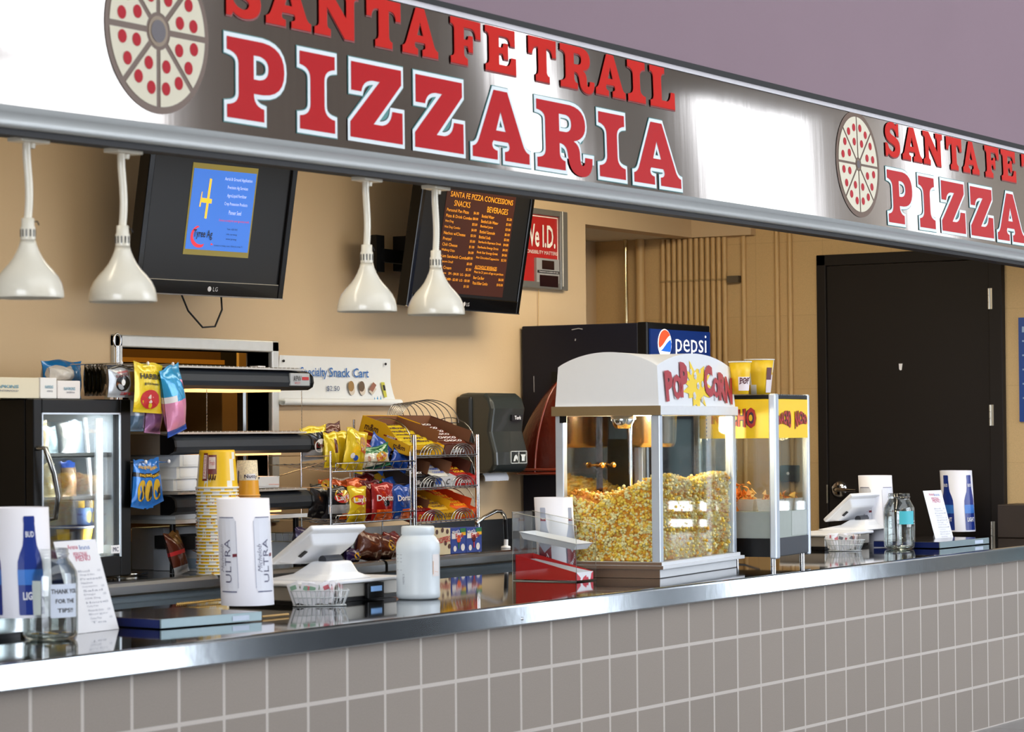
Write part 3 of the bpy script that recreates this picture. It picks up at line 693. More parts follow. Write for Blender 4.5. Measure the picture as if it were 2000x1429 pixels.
q = M(); q.poly([(-.06, -.008), (.06, -.008), (.055, .008), (.045, .012), (.04, .034), (.032, .012), (.02, .014), (.012, .03), (.004, .012), (-.006, .012), (-.012, .026), (-.018, .008), (-.045, .004)], (.72, -.03, .012)); q.build('blue_splash', mat('splash_blue', (58, 152, 206), .6, noise=0), t)
for nm, x, kind in (('oatmeal_pie_picture', .55, 0), ('cookie_picture', .635, 1), ('wafer_picture', .725, 2), ('snack_tube_picture', .81, 3)):
    q = M()
    if kind < 2:
        q.poly(circ(.024, 20, .008, -.012), (x, -.0095, .08), mi=1, n=0); q.poly(circ(.024, 20), (x, -.0105, .085), n=0)
        q.build(nm, [mat('pie_%d' % kind, ((150, 118, 70), (98, 78, 60))[kind], .7), mat('cream_side', (206, 196, 182), .7)], t)
    elif kind == 2:
        q.poly([(-.03, -.012), (0, -.028), (.032, .0), (.006, .018)], (x, -.0095, .074), mi=1, n=0); q.poly([(-.03, -.006), (-.002, -.02), (.03, .012), (.004, .026)], (x, -.0105, .08), n=0)
        q.build(nm, [mat('wafer_brown', (146, 96, 80), .7), mat('cream_side', (206, 196, 182), .7)], t)
    else:
        q.poly([(-.016, .034), (.012, .034), (.034, -.034), (.012, -.036)], (x, -.0095, .072), n=0); q.poly([(-.004, .022), (.014, .02), (.022, -.004), (.004, -.004)], (x, -.0105, .072), mi=1, n=0)
        q.build(nm, [mat('tube_yellow', (196, 192, 70), .6), INK], t)
for x in (.03, .83):
    q = M(); q.ball((x, -.012, .19), .006, 6); q.build('pin', INK, t)

# ------------------------------------------------------------------ paper towel dispenser
t = thing('towel_dispenser', 'black paper towel dispenser on the tan wall beside the drinks cooler', 'dispenser', (5.70, YB, 1.205))
def disp(z):   # front depth at height
    f = z/.385
    return .235-.05*max(0, f-.75)**2*12-.035*(1-math.cos(f*2*PI))/2*0 - (.028*math.sin(PI*min(1, max(0, (f-.1)/.8)))**2 if f < .9 else 0)
q = M()
side = [(0, 0), (-.17, 0), (-.20, .01), (-.215, .04), (-.212, .10), (-.195, .16), (-.185, .20), (-.192, .26), (-.20, .31), (-.185, .36), (-.15, .385), (-.05, .388), (0, .38)]
q.prism([(a, c) for a, c in side], 0.015, .325, 'x'); q.build('cover', mat('smoked_black', (46, 51, 50), .33, coat=.3), t, bevel=.02, seg=3)
q = M(); q.prism([(0, 0), (-.085, -.012), (-.085, .37), (0, .37)], .0, .34, 'x'); q.build('body', mat('dispenser_body', (28, 30, 30), .4), t, bevel=.012)
q = M(); q.box(.185, .285, -.2045, -.19, .252, .280); bd = q.build('badge', INK, t); q = M(); q.text('Tork', (.235, -.206, .266), .018, w=.06, bold=.02); q.build('badge_text', PAPER, bd)
q = M()
for a in ((.15, .30, .045, .048), (.15, .30, .102, .105), (.15, .153, .045, .105), (.297, .30, .045, .105), (.223, .226, .045, .105)): q.box(a[0], a[1], -.2185, -.205, a[2], a[3])
q.poly([(-.02, -.02), (-.008, .005), (.008, .012), (.022, .0), (.02, -.02), (.008, -.005), (-.002, -.02)], (.188, -.2185, .076)); q.poly([(-.014, -.02), (.014, -.02), (.014, .0), (.024, .012), (-.024, .012), (-.014, .0)], (.262, -.2185, .076))
q.build('pictogram', mat('picto_white', (214, 220, 220), .5), t)
q = M(); q.grid(lambda a, c: (.07+.22*a, -.10-.02*math.sin(c*2), .005-.045*c+.002*(int(a*23) % 2)*c), 23, 5); q.build('paper_towel', PAPER, t)

# ------------------------------------------------------------------ drinks cooler
x0, x1, y0, y1, zt = 6.30, 6.98, 1.575, 2.285, 1.93
t = thing('drinks_cooler', 'tall dark navy drinks cooler with a lit blue header, behind the popcorn machine', 'cooler', (x0, y0, 0))
w_, d_ = x1-x0, y1-y0
CB = mat('cooler_navy', (20, 21, 34), .4, noise=.1, nscale=60, spec=.25)
q = M(); q.box(0, w_, .05, d_, .06, zt); q.build('cabinet', CB, t, bevel=.006)
q = M(); q.box(0, w_, 0, .055, zt-.45+.0, zt+.003); q.build('header_surround', BLACK, t, bevel=.006)
q = M(); q.box(.02, w_-.015, -.008, .01, zt-.43, zt-.03); q.build('header_light', mat('header_blue', (12, 36, 92), .4, spec=.2, emit=.45, noise=.25, nscale=3), t)
lg = M(); c0 = (.165, -.0105, zt-.100); r = .068
lg.poly(circ(r*1.06, 40), c0, mi=0, n=0)
def wave(x, k): return k*(.30*x+.18*math.sin(x*2.2))
for mi, sgn in ((1, 1), (2, -1)):
    pts = []
    for a in np.linspace(-1, 1, 21):
        yv = wave(a, 1)+(.16+.05*a if sgn > 0 else -.14)
        lim = math.sqrt(max(0, 1-a*a)); pts.append((r*a, r*max(-lim, min(lim, yv))))
    for a in np.linspace(1, -1, 21): pts.append((r*a, sgn*r*math.sqrt(max(0, 1-a*a))))
    V, F = shape2d([pts]); lg.flat(V, F, (c0[0], c0[1]-.002, c0[2]), (1, 0, 0), (0, 0, 1), mi)
lg.build('round_logo', [mat('lit_white', (248, 250, 252), .3, emit=.7, noise=0), mat('lit_red', (232, 74, 44), .3, emit=.6, noise=0), mat('lit_blue', (30, 90, 190), .3, emit=.6, noise=0)], t)
q = M(); q.text('pepsi', (.445, -.0115, zt-.108), .118, w=.335, bold=-.006); q.build('logo_lettering', MATS['lit_white'], t)
q = M(); q.box(0, w_, 0, .05, .12, zt-.455); q.build('door', mat('cooler_door', (20, 22, 30), .15, coat=.4), t, bevel=.008)
q = M(); q.tube([(w_-.07, 0, .7), (w_-.07, -.04, .74), (w_-.07, -.04, 1.2), (w_-.07, 0, 1.24)], .012, 8); q.build('door_handle', BLACK, t)
q = M(); q.box(.02, w_-.02, .06, d_-.03, 0, .06); q.build('plinth', BLACK, t)
SCR = mat('scuff_grey', (150, 150, 156), .6)
q = M(); q.tube([(-.001, .42, zt-.025), (-.0015, .38, zt-.02), (-.001, .36, zt-.024)], .003, 5); q.tube([(-.001, .64, 1.60), (-.0015, .641, 1.68)], .002, 5); q.tube([(-.001, .40, 1.86), (-.001, .402, 1.85)], .003, 5); q.build('scuff_mark', SCR, t)
# amber plastic hood hung on the side of the cooler
t = thing('amber_scoop_hood', 'amber translucent plastic hood hung on the cooler side, behind popcorn machine', 'cover', (x0-.004, at(1092, 850, X=6.25).y, at(1060, 924, X=6.15).z))
AMB = film('amber_plastic', (84, 24, 12), .9); 
q = M(); 
def hood(a, c):
    th = PI*a; zz = c; w2 = .24*(1-.35*zz**2)*max(.02, math.cos(zz*PI/2))**.55
    return (-.22*math.sin(th)**.8*max(.03, math.cos(zz*PI/2))**.5, -w2*math.cos(th), .46*zz)
q.grid(hood, 24, 14); q.build('shell', AMB, t)
q = M()
for c in (0, .04): q.tube([tuple(np.array(hood(a, c))+np.array((-.003, 0, 0))) for a in np.linspace(.02, .98, 20)], .008, 6)
for a in (.15, .35, .55): q.tube([tuple(np.array(hood(a, c))+np.array((-.002, 0, 0))) for c in np.linspace(0, .97, 14)], .006, 6)
q.build('rib', mat('amber_rib', (120, 40, 22), .15, coat=.5), t)
q = M(); q.box(-.03, 0, -.05, .05, .44, .50); q.build('hanger', BLACK, t)
# ------------------------------------------------------------------ generic snack builders
def foil(name, col): return mat('foil_'+name, col, .22, .15, noise=.10, nscale=18, bump=.25, bscale=35, coat=.3)
F_YEL = foil('yellow', (236, 208, 36)); F_RED = foil('red', (168, 28, 24)); F_BLUE = foil('blue', (24, 78, 178)); F_BLACK = foil('black', (26, 26, 30))
F_GREEN = foil('green', (18, 112, 66)); F_SIL = foil('silver', (176, 182, 190)); F_ORG = foil('orange', (240, 104, 24)); F_WHT = foil('white', (232, 232, 222))
F_PINK = foil('pink', (232, 150, 190)); F_SKY = foil('sky', (52, 158, 214)); F_GOLD = foil('gold', (222, 178, 48)); F_BRN = foil('brown', (96, 44, 30)); F_PUR = foil('purple', (46, 30, 80)); F_MAR = foil('maroon', (110, 20, 24)); F_LILAC = foil('lilac', (204, 140, 196))
F_CLR = film('clear_bag', (214, 218, 222), .35)
def bag(name, label, loc, rz, w, h, d, mats, pat=None, texts=(), tilt=0., lean_=0., group=None, cat='bag', seed=0, blobs=(), crimp=.07):
    t = thing(name, label, cat, loc, 0, group); t.rotation_euler = (tilt, lean_, rz)
    r_ = np.random.default_rng(seed+11); ph = r_.uniform(0, 6, 8); fq = r_.uniform(5, 13, 8)
    def prof(u, v):
        vv = min(1, max(0, (v-crimp)/(1-2*crimp))); e = max(0, math.sin(PI*u))**.55*max(0, math.sin(PI*vv))**.5
        wr = sum(math.sin(fq[k]*u*2+ph[k]+fq[(k+3) % 8]*v*1.4) for k in range(5))*.05
        return e*(1+wr*1.6*(1.2-math.sin(PI*vv)))
    def P(u, v, s, n=0.):
        e = prof(u, v); x = (u-.5)*w*(1-.10*math.sin(PI*v)**.7); zz = v*h+.004*math.sin(ph[0]+u*9)*(v > .9)
        return (x, s*(d/2*e+.0012)+s*n, zz)
    q = M(); pf = pat if pat else (lambda u, v: 0)
    q.grid(lambda a, c: P(a, c, -1), 16, 22, mf=pf); q.grid(lambda a, c: P(a, c, 1), 16, 22, mf=pf, flip=True)
    q.build('bag_body', mats, t)
    for nm, cu, cv, rx, rz_, m in blobs:
        q = M(); pts = circ(1, 20)
        q.add([P(cu+x*rx/w, cv+y*rz_/h, -1, .0012) for x, y in pts]+[P(cu, cv, -1, .0014)], [(k, (k+1) % 20, 20) for k in range(20)]); q.build(nm, m, t)
    for body, cu, cv, hh, ww, m, rot in texts:
        q = M(); q.text(body, None, hh, ww, fn=lambda x, y: P(cu+x/w, cv+y/h, -1, .003), rot=rot, bold=.02); q.build('lettering', m, t)
    return t
def carton(name, label, loc, rz, w, d, h, m, texts=(), panels=(), group=None, cat='box', rx=0., ry=0., bevel=.001):
    """closed carton; texts = (body, x, z, h, w, material) on the front, panels = (name, face, x0, x1, z0, z1, material)"""
    t = thing(name, label, cat, loc, 0, group); t.rotation_euler = (rx, ry, rz)
    q = M(); q.box(0, w, 0, d, 0, h); q.build('carton_body', m, t, bevel=bevel)
    for nm, face, a0, a1, c0, c1, pm in panels:
        q = M()
        if face == 'front': q.box(a0, a1, -.0012, .0006, c0, c1)
        elif face == 'side': q.box(-.0012, .0006, a0, a1, c0, c1)
        else: q.box(a0, a1, c0, c1, h-.0006, h+.0012)
        q.build(nm, pm, t)
    if texts:
        by = {}
        for body, x, z, hh, ww, tm, *rt in texts: by.setdefault(tm.name, (M(), tm))[0].text(body, (x, -.0014, z), hh, ww, bold=.02, rot=rt[0] if rt else 0)
        for mm, tm in by.values(): mm.build('lettering', tm, t)
    return t
def cup_mesh(rt, rb, h, zz=0, flip=False, rim=.003, n=28):
    p = [(.0001, 0), (rb, 0), (rb+(rt-rb)*.5, h*.5), (rt, h-.006), (rt+rim, h-.005), (rt+rim, h), (rt-.001, h), (rb-.002, .004), (.0001, .004)]
    return p
# ------------------------------------------------------------------ small glass door cooler on the left work table
YC = 1.80
xl, xr = at(62, 950, Y=YC).x, at(252, 950, Y=YC).x; zt = at(150, 779, Y=YC).z; z0 = ZB+.012
ck = thing('display_cooler', 'black countertop cooler with glass door and snack packs inside', 'cooler', (xl, YC, z0)); w_ = xr-xl; h_ = zt-z0; dep = 2.27-YC
q = M(); q.box(0, .02, .03, dep, 0, h_); q.box(w_-.02, w_, .03, dep, 0, h_); q.box(.02, w_-.02, .03, dep, h_-.03, h_); q.box(.02, w_-.02, .03, dep, 0, .05); q.box(.02, w_-.02, dep-.02, dep, .05, h_-.03)
q.build('cabinet', BLACK, ck, bevel=.004)
LIN = mat('cooler_liner', (206, 212, 216), .4, noise=.02)
q = M(); q.box(.021, .026, .05, dep-.021, .05, h_-.03); q.box(w_-.026, w_-.021, .05, dep-.021, .05, h_-.03); q.box(.02, w_-.02, dep-.026, dep-.021, .05, h_-.03); q.box(.02, w_-.02, .05, dep-.021, .05, .054); q.box(.02, w_-.02, .05, dep-.021, h_-.036, h_-.031); q.build('liner', LIN, ck)
q = M(); fb = .045
q.box(0, fb, -.01, .028, 0, h_); q.box(w_-fb*1.35, w_, -.01, .028, 0, h_); q.box(fb, w_-fb*1.35, -.01, .028, 0, .075); q.box(fb, w_-fb*1.35, -.01, .028, h_-.055, h_); df = q.build('door_frame', BLACK, ck, bevel=.004)
q = M(); q.box(fb-.005, w_-fb*1.3, .004, .008, .07, h_-.05); q.build('door_glass', PANE, df)
q = M()
for a in ((fb-.003, fb+.004, .072, h_-.052), (w_-fb*1.35-.008, w_-fb*1.35, .072, h_-.052), (fb, w_-fb*1.35, h_-.056, h_-.05)): q.box(a[0], a[1], -.0125, -.009, a[2], a[3])
q.build('door_trim', ALU, df)
q = M(); hz = h_*.5; q.tube([(.02, -.01, hz+.15), (.022, -.045, hz+.15), (.05, -.06, hz+.06), (.07, -.062, hz-.02), (.068, -.05, hz-.1), (.06, -.01, hz-.105)], .010, 10); q.build('door_handle', STEEL, df)
LED = mat('led_white', (240, 248, 255), .3, emit=7, noise=0)
cl = area('cooler_fill', (xl+w_*.55, YC+.09, z0+h_-.05), (xl+w_*.5, YC+.2, z0), w_*.7, .06, 1.3, (.93, .97, 1))  # added fill to brighten the packs, apart from the visible strip
cl2 = area('cooler_led_light_side', (xr-.115, YC+.075, z0+h_*.5), (xl+.1, YC+.3, z0+h_*.45), .04, h_*.8, 2.2, (.93, .97, 1))
q = M(); q.box(w_-.125, w_-.09, .05, .056, .085, h_-.07); q.build('led_strip', LED, ck)
q = M(); q.box(w_-.13, w_-.125, .046, .06, .085, h_-.07); q.build('led_channel', ALU, ck)
zs = [at(150, 886, Y=YC+.1).z-z0, at(150, 970, Y=YC+.1).z-z0]
for z in zs:
    q = M(); q.box(.028, w_-.028, .06, dep-.03, z-.012, z-.008); q.box(.028, w_-.028, .06, .066, z-.014, z+.004)
    for k in range(12): q.box(.03, w_-.03, .07+k*.03, .073+k*.03, z-.013, z-.007)
    q.build('wire_shelf', mat('shelf_white', (222, 226, 228), .4), ck)
q = M(); q.box(w_-.12, w_-.07, -.0128, -.0118, .085, .115); st_ = q.build('sticker', PAPER, ck); q = M(); q.text('MC', (w_-.095, -.0132, .1), .016); q.build('sticker_mark', NAVY, st_)
# contents (each pack its own thing)
cols = [((226, 232, 226), 'pale green'), ((236, 232, 214), 'cream'), ((210, 186, 140), 'tan'), ((206, 226, 232), 'pale blue'), ((238, 238, 234), 'white'), ((200, 214, 226), 'grey blue')]
for k in range(6):
    c, nm = cols[k]; bag('wrapped_snack', '%s wrapped snack pack on the top shelf of the glass door cooler' % nm, (xl+.07+k*.075, YC+.14+.02*(k % 2), z0+zs[0]+.001), .1, .085, .10+.012*(k % 3), .04, [foil('pk%d' % k, c)], tilt=-.12, lean_=(-.12, .1, .05, -.02, .1, 0)[k], seed=k)
bag('sliced_snack_pack', 'clear round snack pack on the middle shelf of the glass door cooler', (xl+.26, YC+.15, z0+zs[1]+.001), .05, .11, .125, .05, [foil('round', (214, 200, 152))], tilt=-.1, seed=21)
bag('bun_pack', 'brown wrapped bun with blue seal on the middle shelf of the cooler', (xl+.38, YC+.15, z0+zs[1]+.001), .0, .08, .13, .05, [foil('bun', (158, 128, 96)), F_BLUE], pat=lambda u, v: int(v > .8), tilt=-.05, seed=22)
for k, (dx, dy) in enumerate(((.09, .12), (.17, .16), (.27, .22), (.35, .24))):
    o = thing('orange_cheese_tub', ('orange topped clear tub at the left of the middle cooler shelf', 'second orange tub from the left on the middle cooler shelf', 'orange tub behind the round snack pack in the cooler', 'orange tub behind the brown wrapped bun in the cooler')[k], 'tub', (xl+dx, YC+dy, z0+zs[1]-.006))
    q = M(); q.lathe([(.0001, 0), (.03, 0), (.036, .035), (.0001, .035)], 20); q.build('tub_body', film('tub_clear', (236, 200, 170), .6), o)
    q = M(); q.lathe([(.034, .034), (.030, .048), (.012, .055), (.0001, .056)], 16); q.build('cheese_chips', ORANGE, o)
LEM = mat('lemon_cup_blue', (92, 122, 178), .4); 
def lemon_cup(label, loc, r, h):
    o = thing('lemonade_cup', label, 'cup', loc)
    def mf(i, k): return 0 if i == 1 else 0
    q = M(); q.lathe(cup_mesh(r, r*.72, h), 30); q.build('cup_body', LEM, o)
    q = M(); q.lathe([(r*.985+.0012, h*.93), (r*.9+.0012, h*.62)], 30, mf=lambda i, k: (k//3) % 2); q.build('print_band', [INK, YEL], o)
    q = M()
    for a in (-2.0, -1.4, -.8):
        pts = [(a+.22*math.cos(t), h*.3+.22*h*math.sin(t)) for t in np.linspace(0, 2*PI, 14)[:-1]]
        q.add([((r*(.72+.28*zz/h)+.0016)*math.cos(th), (r*(.72+.28*zz/h)+.0016)*math.sin(th), zz) for th, zz in pts], [tuple(range(13))])
    q.build('lemon_print', mat('lemon_yellow', (226, 200, 70), .4), o)
    q = M(); q.lathe([(r, h-.006), (r+.004, h-.004), (r+.004, h), (r-.002, h)], 30); q.build('cup_rim', PAPER, o)
p = at(167, 1036, Y=YC+.14)
lemon_cup('blue and yellow lemon print cup inside the glass door cooler', (p.x, YC+.14, z0+.187), .042, .105)
lemon_cup('wide dark cup low in the cooler beneath the lemon print cup', (p.x-.045, YC+.17, z0+.055), .085, .13)

# boxes and bags on top of the cooler
zt2 = z0+h_
for k, (a, c, top, col, dz) in enumerate(((-60, 77, 738, (228, 220, 196), .16), (79, 111, 738, (240, 240, 240), .12), (113, 157, 744, (240, 236, 236), .12))):
    P0, P1 = at(a, 770, Y=YC+.02), at(c, 770, Y=YC+.02); hh = at(c, top, Y=YC+.02).z-zt2
    o = carton('napkin_box', ('long cream napkin box on top of the glass door cooler', 'small white napkin box in the middle on top of the cooler', 'low white napkin box next to the black candy bags')[k], (P0.x, YC+.02, zt2+.001), 0, P1.x-P0.x, dz, hh, mat('box_%d' % k, col, .6, noise=.02),
           texts=(('NAPKINS', (P1.x-P0.x)*.5, hh*.56, .011, (P1.x-P0.x)*.5 if k else .14, mat('box_teal', (110, 160, 184), .6)), ('INTERFOLD', (P1.x-P0.x)*.55, hh*.36, .006, (P1.x-P0.x)*.35 if k else .1, GREYINK)), bevel=.003)
p = at(125, 744, Y=YC+.08); bag('clear_goods_bag', 'crumpled clear plastic bag lying on the white napkin boxes', (p.x, YC+.10, p.z), .2, .17, .055, .09, [film('clear_crumple', (222, 216, 206), .7)], seed=31, crimp=.02)
p = at(128, 742, Y=YC+.19); bag('blue_goods_bag', 'crumpled blue plastic bag behind the clear bag on the cooler', (p.x, YC+.21, zt2+.002), .1, .26, .145, .09, [foil('cobalt', (20, 110, 176))], seed=32, crimp=.02)

# ------------------------------------------------------------------ peg display tree with hanging candy
YP = 1.98
p = at(229, 690, Y=YP); px_ = p.x
t = thing('peg_display', 'chrome peg stand with a ring top, hung with candy bags beside the cooler', 'display stand', (px_, YP, ZB+.001))
zr = at(229, 665, Y=YP).z-ZB
q = M(); q.tube([(0, 0, .0), (0, 0, zr-.022)], .0085, 12); q.box(-.0, .012, -.004, .004, zr-.15, zr-.02); po = q.build('post', CHROME, t)
q = M(); q.tube([(.021*math.cos(a), 0, zr+.025*math.sin(a)) for a in np.linspace(0, 2*PI, 28, endpoint=False)], .0035, 8, closed=True); q.build('ring', CHROME, t)
q = M(); q.tube([(-.06, -.1, .006), (.05, -.1, .006), (.05, .13, .006), (-.06, .13, .006)], .004, 8, closed=True); q.build('base_wire', CHROME, t)
zu = at(287, 712, Y=YP-.22).z-ZB; zl = at(320, 903, Y=YP-.22).z-ZB
q = M(); q.tube([(-.16, 0, zu), (.09, 0, zu)], .005, 8); q.tube([(-.02, 0, zl), (.09, 0, zl)], .005, 8); q.build('cross_bar', CHROME, t)
pegs = []
for pxx, zz in ((236, zu), (288, zu), (337, zu), (284, zl), (329, zl)):
    pt = at(pxx, 712 if zz == zu else 903, Y=YP-.24); dx = pt.x-px_
    q = M(); q.tube([(dx, 0, zz), (dx, -.24, zz+.002)], .0028, 8); pg = q.build('peg', CHROME, t)
    q = M(); q.ball((dx, -.242, zz+.003), .006, 8, sz=1.3); q.build('peg_tip', PAPER, pg); pegs.append(pt)
def hang(label, px0, py_top, py_bot, wpx, mats, Y, pat=None, texts=(), blobs=(), lean_=0., d=.035, seed=0, name='candy_bag', rz=.15, group=None, wk=.0030):
    Y -= .07; a = at(px0, py_top, Y=Y); b = at(px0, py_bot, Y=Y); h = a.z-b.z
    return bag(name, label, (b.x, Y, b.z), rz, wpx*wk, h, d, mats, pat, texts, lean_=lean_, seed=seed, blobs=blobs, group=group)
for k in range(5):
    hang('plain black candy bag in the row hanging above the cooler top', 170+8*k, 713, 773, 30, [foil('olive_black', (34, 30, 16))], 1.99-.020*k, seed=40+k, rz=.5, group='black candy bags above the cooler', d=.02)
hang('silver candy bag with a black emblem hanging above the cooler', 238, 714, 776, 70, [F_SIL, F_BLACK, foil('tan_gold', (170, 134, 66))], 1.845, pat=lambda u, v: 1 if v > .90 else (2 if u > .68 and .2 < v < .8 else 0), texts=(('THE ORIGINAL', .42, .80, .008, .085, RED, .12), ('BLACK FOREST', .40, .70, .010, .10, F_MAR, .12), ('GUMMY BEARS', .62, .12, .012, .10, RED, 0)), blobs=(('emblem', .4, .45, .05, .03, F_BLACK), ('emblem_eye', .4, .47, .014, .012, PAPER)), seed=46)
hang('yellow gummy candy bag with red picture hanging from the peg stand', 288, 709, 806, 72, [F_YEL], 1.825, texts=(('HARIBO', .52, .73, .021, .165, INK, 0), ('gold-bears', .52, .58, .013, .12, INK, 0)), blobs=(('red_picture', .5, .27, .075, .036, RED), ('bear_picture', .90, .36, .02, .028, F_GOLD), ('sweet_picture', .5, .28, .022, .016, mat('sweet_white', (226, 206, 196), .4)), ('green_sweet', .38, .25, .010, .012, GREEN)), seed=47, lean_=.03, d=.03)
hang('blue over pink cotton candy bag, rightmost on the top pegs', 346, 712, 846, 50, [F_SKY, F_PINK, mat('bag_white', (232, 234, 238), .4), F_BLUE], 1.835, pat=lambda u, v: 3 if v < .07 else (1 if v < .48 else (2 if (v < .6 and u < .3) else 0)), blobs=(('badge', .75, .70, .02, .02, F_PINK),), seed=48, lean_=-.24, d=.08)
hang('lilac cotton candy bag below the yellow gummy bag', 297, 770, 846, 40, [F_LILAC, F_BLUE], 1.90, pat=lambda u, v: int(u > .82 and .3 < v < .8), seed=49, d=.07, lean_=.05)
hang('clear bag with silver top hanging at the right edge of the cooler', 266, 775, 842, 36, [F_SIL, foil('smoke_blue', (92, 118, 142))], 1.88, pat=lambda u, v: int(v < .45), seed=50, d=.05)
for k, (x, lean2) in enumerate(((268, .12), (284, .0), (303, -.22))):
    hang(('blue animal cracker bag hanging low, nearest the cooler', 'middle one of three blue animal cracker bags on the lower pegs', 'rightmost blue animal cracker bag, swinging outward on the lower pegs')[k], x, 898, 992-6*(k == 2), 32+6*k, [foil('azure', (28, 116, 204)), F_BLACK], 1.84+.012*k, pat=lambda u, v: int(.62 < v < .74), texts=(('ANIMAL', .5, .85, .012, .06, F_GOLD, 0), ('SNACKS', .5, .68, .010, .05, YEL, 0)), blobs=(('cookie_picture', .5, .36, .03, .04, F_GOLD), ('bear_picture', .62, .3, .015, .03, mat('bag_dark', (20, 26, 40), .4))), seed=52+k, lean_=lean2, name='cracker_bag')
p = at(262, 1118, Z=ZB)
bag('chocolate_bag', 'brown chocolate bag with red stripe leaning beside the cooler foot', (2.93, 1.80, ZB+.002), .25, .14, .165, .05, [F_BRN, RED, F_SIL, foil('dark_gold', (120, 84, 36))], pat=lambda u, v: 1 if .44 < v < .54 else (2 if v < .16 else (3 if v > .7 and u > .3 else 0)), tilt=-.25, lean_=-.1, seed=60)

# ------------------------------------------------------------------ heated pizza merchandiser
YW = 1.80
xa, xb_ = at(340, 740, Y=YW).x, at(612, 740, Y=YW).x; L = xb_-xa
z1, z2, z3 = at(480, 760, Y=YW).z, at(480, 886, Y=YW).z, at(520, 998, Y=YW).z
wm = thing('food_warmer', 'three tier heated pizza merchandiser with dark hoods in front of the serving hatch', 'warmer', (xa, YW, ZB+.001))
HD = mat('hood_charcoal', (46, 52, 60), .45, noise=.06, spec=.3); HH = .078
for k, zz in enumerate((z1, z2, z3)):
    zz -= ZB
    pr = [(.36, 0), (.03, 0), (.006, .012), (0, .03), (.004, .055), (.02, HH-.008), (.045, HH), (.36, HH)]
    q = M(); q.prism(pr, .012, L-.012, 'x'); hdm = q.build('hood', HD, wm)
    q = M(); q.prism([(a-.003 if a < .04 else .07, c) for a, c in pr if a < .05]+[(.07, HH), (.07, 0)], 0, .013, 'x'); q.build('end_cap', BLACK, hdm)
    q = M(); q.prism([(a-.003 if a < .05 else a, c) for a, c in pr], L-.013, L, 'x'); q.build('end_cap', BLACK, hdm)
    q = M(); q.box(0, .012, .07, .36, 0, HH); q.build('side_panel', mat('warm_bronze', (132, 120, 106), .4, .3), hdm)
    q = M(); q.box(.2, L-.16, .05, .3, -.008, .001+zz*0); 
    q.v = [(x, y, z+zz) for x, y, z in q.v]; hdm.location = (0, 0, zz); q.build('heater_strip', mat('heater_glow', (255, 190, 120), .4, emit=2.2 if k == 0 else .9, noise=0), wm)
    q = M(); q.box(.02, L-.05, .0, .36, HH+.001, HH+.008)
    for j in range(28): q.box(.03+j*(L-.1)/28, .036+j*(L-.1)/28, .004, .35, HH+.008, HH+.0115)
    q.build('wire_rack_top', mat('rack_grey', (196, 192, 184), .35, .5), hdm)
for lx in (.02, L-.04):
    q = M(); q.box(lx, lx+.02, .33, .36, 0, z1-ZB+HH); q.build('rear_post', STEEL, wm)
q = M(); q.box(.03, L-.02, .02, .35, .19, .205); q.build('base_shelf', mat('lit_steel', (226, 228, 226), .3, .5), wm)
q = M()
for lx in (.05, L-.06):
    for ly in (.05, .32): q.tube([(lx, ly, 0), (lx, ly, .19)], .012, 8)
q.build('foot_frame', BLACK, wm)
q = M()
for lx in (.055*L/ L+.19*L, L-.055):
    n_ = 26
    for j in range(n_): 
        zz = z2-ZB+HH+.01+(z1-z2-HH-.012)*j/n_
        q.tube([(lx, .02+.0015*(j % 2), zz), (lx, .02+.0015*((j+1) % 2), zz+(z1-z2-HH-.012)/n_*.8)], .0018, 5)
q.build('chain', CHROME, wm)
q = M(); q.box(L-.165, L-.03, -.004, .006, z1-ZB+.016, z1-ZB+.068); bd = q.build('badge', mat('badge_grey', (176, 182, 188), .3), wm, bevel=.003)
q = M(); q.text('APW', (L-.122, -.0062, z1-ZB+.046), .022, w=.055); q.build('badge_text', INK, bd)
q = M(); q.box(L-.085, L-.04, -.0056, -.003, z1-ZB+.04, z1-ZB+.053); q.text('WYOTT', (L-.122, -.0062, z1-ZB+.027), .009, w=.04); q.build('badge_red_text', RED, bd)
q = M(); q.box(L-.3, L-.25, .06, .10, z1-ZB+HH+.0125, z1-ZB+HH+.018); q.build('tape', PAPER, wm)
# pizza boxes on the warmer
def pizza_box(label, x, y, z, w=.30, d=.30, h=.046, group=None, m=None):
    t = thing('pizza_box', label, 'box', (x, y, z), 0, group); m = m or mat('pizza_box_white', (226, 232, 240), .6, noise=.03)
    q = M(); q.box(0, w, 0, d, 0, h*.93); q.build('box_base', m, t, bevel=.002)
    q = M(); q.box(-.001, w+.001, -.001, d, h*.93, h); q.box(.02, w-.02, -.002, 0, h*.15, h*.93); q.build('box_lid', m, t)
    q = M(); q.poly([(.011*math.cos(a), .011*math.sin(a)) for a in np.linspace(PI, 2*PI, 10)], (w*.5, -.003, h*.99)); q.build('thumb_hole', INK, t)
    q = M(); q.tube([(w*.75, -.0025, h*.3), (w*.98, -.0025, h*.28)], .0008, 4); q.build('orange_print', ORANGE, t)
    return t
p = at(322, 965, Y=YW+.02); zsh = z3+HH+.014
labs = ('bottom white pizza box of the stack of three on the warmer', 'middle white pizza box of the stack of three on the warmer', 'topmost white pizza box of the stack of three on the warmer')
for k in range(3): pizza_box(labs[k], xa+.03+.01*k, YW+.03-.008*k, zsh+k*.0465)
pizza_box('single white pizza box lying at the right of the middle warmer tier', xa+.42, YW+.03, zsh, w=.30)
pizza_box('grey white pizza box on the low shelf of the warmer', xa-.0+.04, YW+.03, ZB+.2065, w=.42, d=.3, h=.05, m=mat('box_grey', (196, 200, 200), .6))
